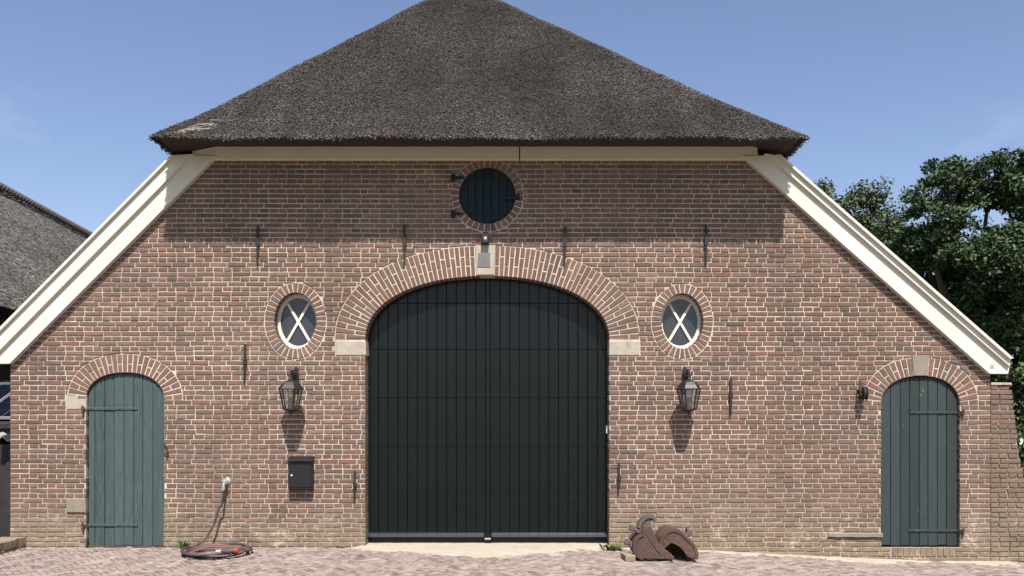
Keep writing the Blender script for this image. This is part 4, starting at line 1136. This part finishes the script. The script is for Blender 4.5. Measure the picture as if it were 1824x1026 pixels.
u0, u1 = E0 + Vector((-.38, 0, -.06)), E1 + Vector((-.38, 0, -.06))
mb.add([tuple(q) for q in (E0, E1, u1, u0)], [(0,1,2,3)])
mb.build('rear_slope', MAT['thatch'], nb)
mb = MB(); q0, q1 = E0 + Vector((-.4, 1.0, 0)), E1 + Vector((-.4, 0, 0)); s0, s1 = B0 + Vector((.4, 1.0, 0)), B1 + Vector((.4, 0, 0))
mb.add([(q0.x,q0.y,-.1),(q1.x,q1.y,-.1),(s1.x,s1.y,-.1),(s0.x,s0.y,-.1),(q0.x,q0.y,3.2),(q1.x,q1.y,3.2),(s1.x,s1.y,3.2),(s0.x,s0.y,3.2)], [(0,1,5,4),(1,2,6,5),(2,3,7,6),(3,0,4,7)])
mb.add([tuple(q0+Vector((0,0,.05))), tuple(s0+Vector((0,0,.05))), tuple(R0+Vector((0,1.0,-.1)))], [(0,1,2)])
mb.build('wall', MAT['dark_wall'], nb)
rc = MB()
for s in np.arange(4, 30, .16):                      # ribbed ridge capping, one hooped sod roll after another
    c = EV(s - 2 + .5) + Vector((-RH, 0, RH+.02)); P = []
    for a in np.linspace(-1.2, 1.2, 7): P.append(c + Vector((math.sin(a)*.22, .10*math.sin(a), math.cos(a)*.16 - .10)))
    b = MB(); b.tube([tuple(p) for p in P], .055, 6); b.build('ridge_roll', MAT['thatch_grey'], nb, smooth=True)
n = 80000
y = rng.uniform(1.5, 17, n); d = rng.uniform(-.02, RH, n); x = -7.3 - .117*(y-2) - d
reed_field(nb_f, x, y, 'reeds', nroof, wid=(.009, .018), ln=(.12, .3), lift=(.0, .018), tone=(.11, .30), jd=.08)

shed = thing('lean_to_shed', 'low shed with solar panels beside the left wall corner', 'shed', (-8, 2, 0))
ya, za, yb, zb_ = .9, 1.447, 3.1, 2.42
mb = MB(); mb.prism([(ya, za), (yb, zb_), (yb, zb_-.06), (ya, za-.06)], -11, -6.02, .004, mp=lambda u_, v_, d: (d, u_, v_)); mb.build('roof', MAT['dark_wall'], shed)
mb = MB(); 
for a, b, c_, d in ((-11,-6.03,.95,1.05), (-11,-10.9,1.05,3.0), (-6.12,-6.03,1.05,3.0)): mb.box(a, b, c_, d, -.1, 1.38)
mb.build('wall', MAT['dark_wall'], shed)
sl_ = (zb_-za)/(yb-ya)
nrm = Vector((0, -sl_, 1)).normalized()
for i in range(5):
    for j in range(2):
        x0 = -10.45 + .88*i; x1 = x0+.86; f0, f1 = .03+.485*j, .03+.485*j+.47
        def sp(x_, f_, h): return tuple(Vector((x_, ya+(yb-ya)*f_, za+(zb_-za)*f_)) + nrm*h)
        mb = MB(); mb.add([sp(x0,f0,.03), sp(x1,f0,.03), sp(x1,f1,.03), sp(x0,f1,.03), sp(x0,f0,.065), sp(x1,f0,.065), sp(x1,f1,.065), sp(x0,f1,.065)], [(4,5,6,7),(0,1,5,4),(1,2,6,5),(2,3,7,6),(3,0,4,7)])
        pn = mb.build('solar_panel', MAT['alu'], shed)
        for a in range(3):
            for b in range(5):
                u0_, u1_ = x0+.015+(x1-x0-.03)*a/3+.004, x0+.015+(x1-x0-.03)*(a+1)/3-.004; v0, v1 = f0+.006+(f1-f0-.012)*b/5+.0015, f0+.006+(f1-f0-.012)*(b+1)/5-.0015
                mb = MB(); mb.add([sp(u0_,v0,.068), sp(u1_,v0,.068), sp(u1_,v1,.068), sp(u0_,v1,.068)], [(0,1,2,3)]); 
                if i >= 3: mb.build('solar_cell', MAT['solar'], pn)
mb = MB(); V = []; m = 120
for i in range(m):
    x_ = -9.75 + 3.7*i/(m-1); w = .028*math.sin(i*2*math.pi*3.7/119/.155)
    V += [(x_, .66, 1.27+w), (x_, 1.2, 1.36+w), (x_, .66, 1.255+w), ]
mb.add(V, [(i*3, (i+1)*3, (i+1)*3+1, i*3+1) for i in range(m-1)] + [(i*3, i*3+2, (i+1)*3+2, (i+1)*3) for i in range(m-1)])
mb.build('corrugated_sheet', MAT['corrugated'], shed)
mb = MB(); mb.box(-10, -6.03, .70, .78, -.1, 1.19); mb.build('opening_shade', MAT['dark_wall'], shed)  # near-black sheet in place of the shade inside the open shed front

# ------------------------------------------------------------------ trees on the right
def tree(name, label, base, trunk_h, blobs, leaf, n_leaf, cols, seed, trunk_r=.35, group='trees beyond the barn'):
    rg = np.random.default_rng(seed); rd = random.Random(seed)
    t = thing(name, label, 'tree', base, group)
    bx_, by_, bz_ = base
    tk = MB(); top = Vector((bx_ + rd.uniform(-.3,.3), by_, bz_+trunk_h))
    tk.tube([(bx_, by_, bz_-.2), (bx_+.05, by_, bz_+trunk_h*.5), tuple(top), tuple(top + Vector((.1,0,trunk_h*.55)))], [trunk_r*1.3, trunk_r, trunk_r*.8, trunk_r*.35], 10)
    tips = []
    vol = sum(b[3]*b[4]*b[5] for b in blobs)
    P_, S_ = [], []
    for (cx_, cy_, cz_, rx_, ry_, rz_) in blobs:
        c = Vector((cx_, cy_, cz_)); s = top + Vector((0,0,rd.uniform(-.35,.4)*trunk_h))
        m = s.lerp(c, .55) + Vector((rd.uniform(-.3,.3), 0, -.3)); tk.tube([tuple(s), tuple(m), tuple(c)], [trunk_r*.42, trunk_r*.26, trunk_r*.1], 7)
        k = max(6, int(110*(rx_*ry_*rz_)/vol*len(blobs)**.5*1.6))
        for _ in range(k):
            v = rg.normal(size=3); v /= np.linalg.norm(v); r = rg.uniform(.25, 1)**.45
            p = np.array([cx_, cy_, cz_]) + v*r*np.array([rx_, ry_, rz_]); P_.append(p); S_.append(rg.uniform(.32, .62))
            if rd.random() < .35: 
                q = c.lerp(Vector(p), .5) + Vector((0,0,-.1)); tk.tube([tuple(c.lerp(s,.15)), tuple(q), tuple(p)], [trunk_r*.10, trunk_r*.07, trunk_r*.025], 5)
    tk.build('trunk', MAT['bark'], t, smooth=True)
    P_ = np.array(P_); S_ = np.array(S_); nc = len(P_)
    idx = rg.integers(0, nc, n_leaf); v = rg.normal(size=(n_leaf, 3)); v /= np.linalg.norm(v, axis=1, keepdims=True)
    pos = P_[idx] + v*(rg.uniform(0, 1, n_leaf)**.5)[:, None]*S_[idx][:, None]*np.array([1.15, 1.15, .72])
    nr = rg.normal(size=(n_leaf, 3)) + np.array([0, -.2, .7]); nr /= np.linalg.norm(nr, axis=1, keepdims=True)
    a = np.cross(nr, rg.normal(size=(n_leaf, 3))); a /= np.linalg.norm(a, axis=1, keepdims=True); b = np.cross(nr, a)
    sz = (leaf*rg.uniform(.6, 1.25, n_leaf))[:, None]
    V = np.stack([pos - a*sz*.5, pos + b*sz*.30 + nr*sz*.08, pos + a*sz*.5, pos - b*sz*.30 + nr*sz*.08], 1).reshape(-1, 3)
    F = np.arange(n_leaf*4).reshape(-1, 4)
    ct = rg.uniform(.75, 1.45, nc)[idx]*rg.uniform(.7, 1.5, n_leaf)
    cc = np.array(cols)[rg.integers(0, len(cols), n_leaf)]*ct[:, None]
    cr = np_mesh('crown', V, F, np.repeat(cc, 4, axis=0), MAT['leaf'], t); cr['kind'] = 'stuff'
    return t
DY = 20.0
def B(px, py, rx, rz, dy=0.0, ry=None):
    p = W(px, py, DY+dy); s = (CAM_D+DY+dy)/FPX; return (p.x, p.y, p.z, rx*s, (ry or rx)*s, rz*s)
oak_cols = [(.036,.058,.022), (.030,.050,.020), (.046,.068,.025), (.025,.043,.019)]
oak = [B(1688,332,58,50), B(1765,322,65,48,1), B(1850,335,75,64), B(1645,395,44,48,-1), B(1640,450,42,46,0), B(1720,430,85,65,-1), B(1800,470,80,70,-1.5), B(1680,520,70,60,1), B(1760,560,90,70), B(1850,560,90,90,1), B(1700,620,80,60,1), B(1790,680,80,70,0), B(1880,460,70,80,1), B(1830,770,70,60,1), B(1900,680,80,80), B(1650,590,60,60,2)]
tree('oak_tree', 'large dark green oak tree right of the barn roof', (X_(1735, DY), DY, -.2), 3.6, oak, .16, 130000, oak_cols, 11, .42)
DY = 23.0
ash = [B(1550,346,30,32), B(1512,372,26,26), B(1578,400,28,38,1), B(1535,425,50,45), B(1590,440,40,40), B(1600,480,40,50,-1), B(1560,540,60,60), B(1640,560,55,60), B(1600,620,60,60), B(1464,338,8,10)]
tree('ash_tree', 'lighter green tree between the barn roof and the oak', (X_(1590, DY), DY, -.2), 3.8, ash, .15, 38000, [(.056,.076,.030), (.045,.066,.027), (.064,.080,.036)], 5, .3)

# things glimpsed past the buttress
DY = 10.0
sh = [B(1835,775,20,26), B(1850,800,26,30), B(1842,840,30,40)]
tree('shrub', 'white flowering shrub past the leaning buttress', (X_(1845, DY), DY, -.2), .5, sh, .09, 3500, [(.06,.10,.035), (.05,.085,.03)], 4, .05, group=None)
shr = [o for o in bpy.data.objects if o.name == 'shrub'][0]
rd = random.Random(3); mb = MB()
for _ in range(26):
    p = W(1832 + rd.uniform(-15, 25), 778 + rd.uniform(-14, 16), DY - .35 + rd.uniform(-.1, .1)); r = .028
    for k in range(5):
        a = 2*math.pi*k/5; mb.add([tuple(p), tuple(p + Vector((math.cos(a-.5)*r, -.01, math.sin(a-.5)*r))), tuple(p + Vector((math.cos(a)*r*1.5, -.015, math.sin(a)*r*1.5))), tuple(p + Vector((math.cos(a+.5)*r, -.01, math.sin(a+.5)*r)))], [(0,1,2,3)])
fl = mb.build('blossoms', MAT['flower'], shr)
hx0, hx1, hy0 = 24.5, 36, 32.0
house = thing('far_house', 'far low building with grey roof behind the oak', 'house', (30, 34, -.2))
mb = MB(); mb.box(hx0+.4, hx1, hy0, hy0+7, -.3, 1.0); mb.build('wall', MAT['corrugated'], house)
mb = MB(); mb.prism([(hy0-.4, .85), (hy0+3.5, 2.6), (hy0+7.4, .85), (hy0+7.3, .75), (hy0+3.5, 2.45), (hy0-.3, .75)], hx0, hx1+.4, .01, mp=lambda u_, v_, d: (d, u_, v_)); mb.build('roof', MAT['grey_roof'], house)

print('objects', len(bpy.data.objects), 'bricks', len(bricks), 'tris', sum(len(o.data.loops)-2*len(o.data.polygons) for o in bpy.data.objects if o.type == 'MESH'))
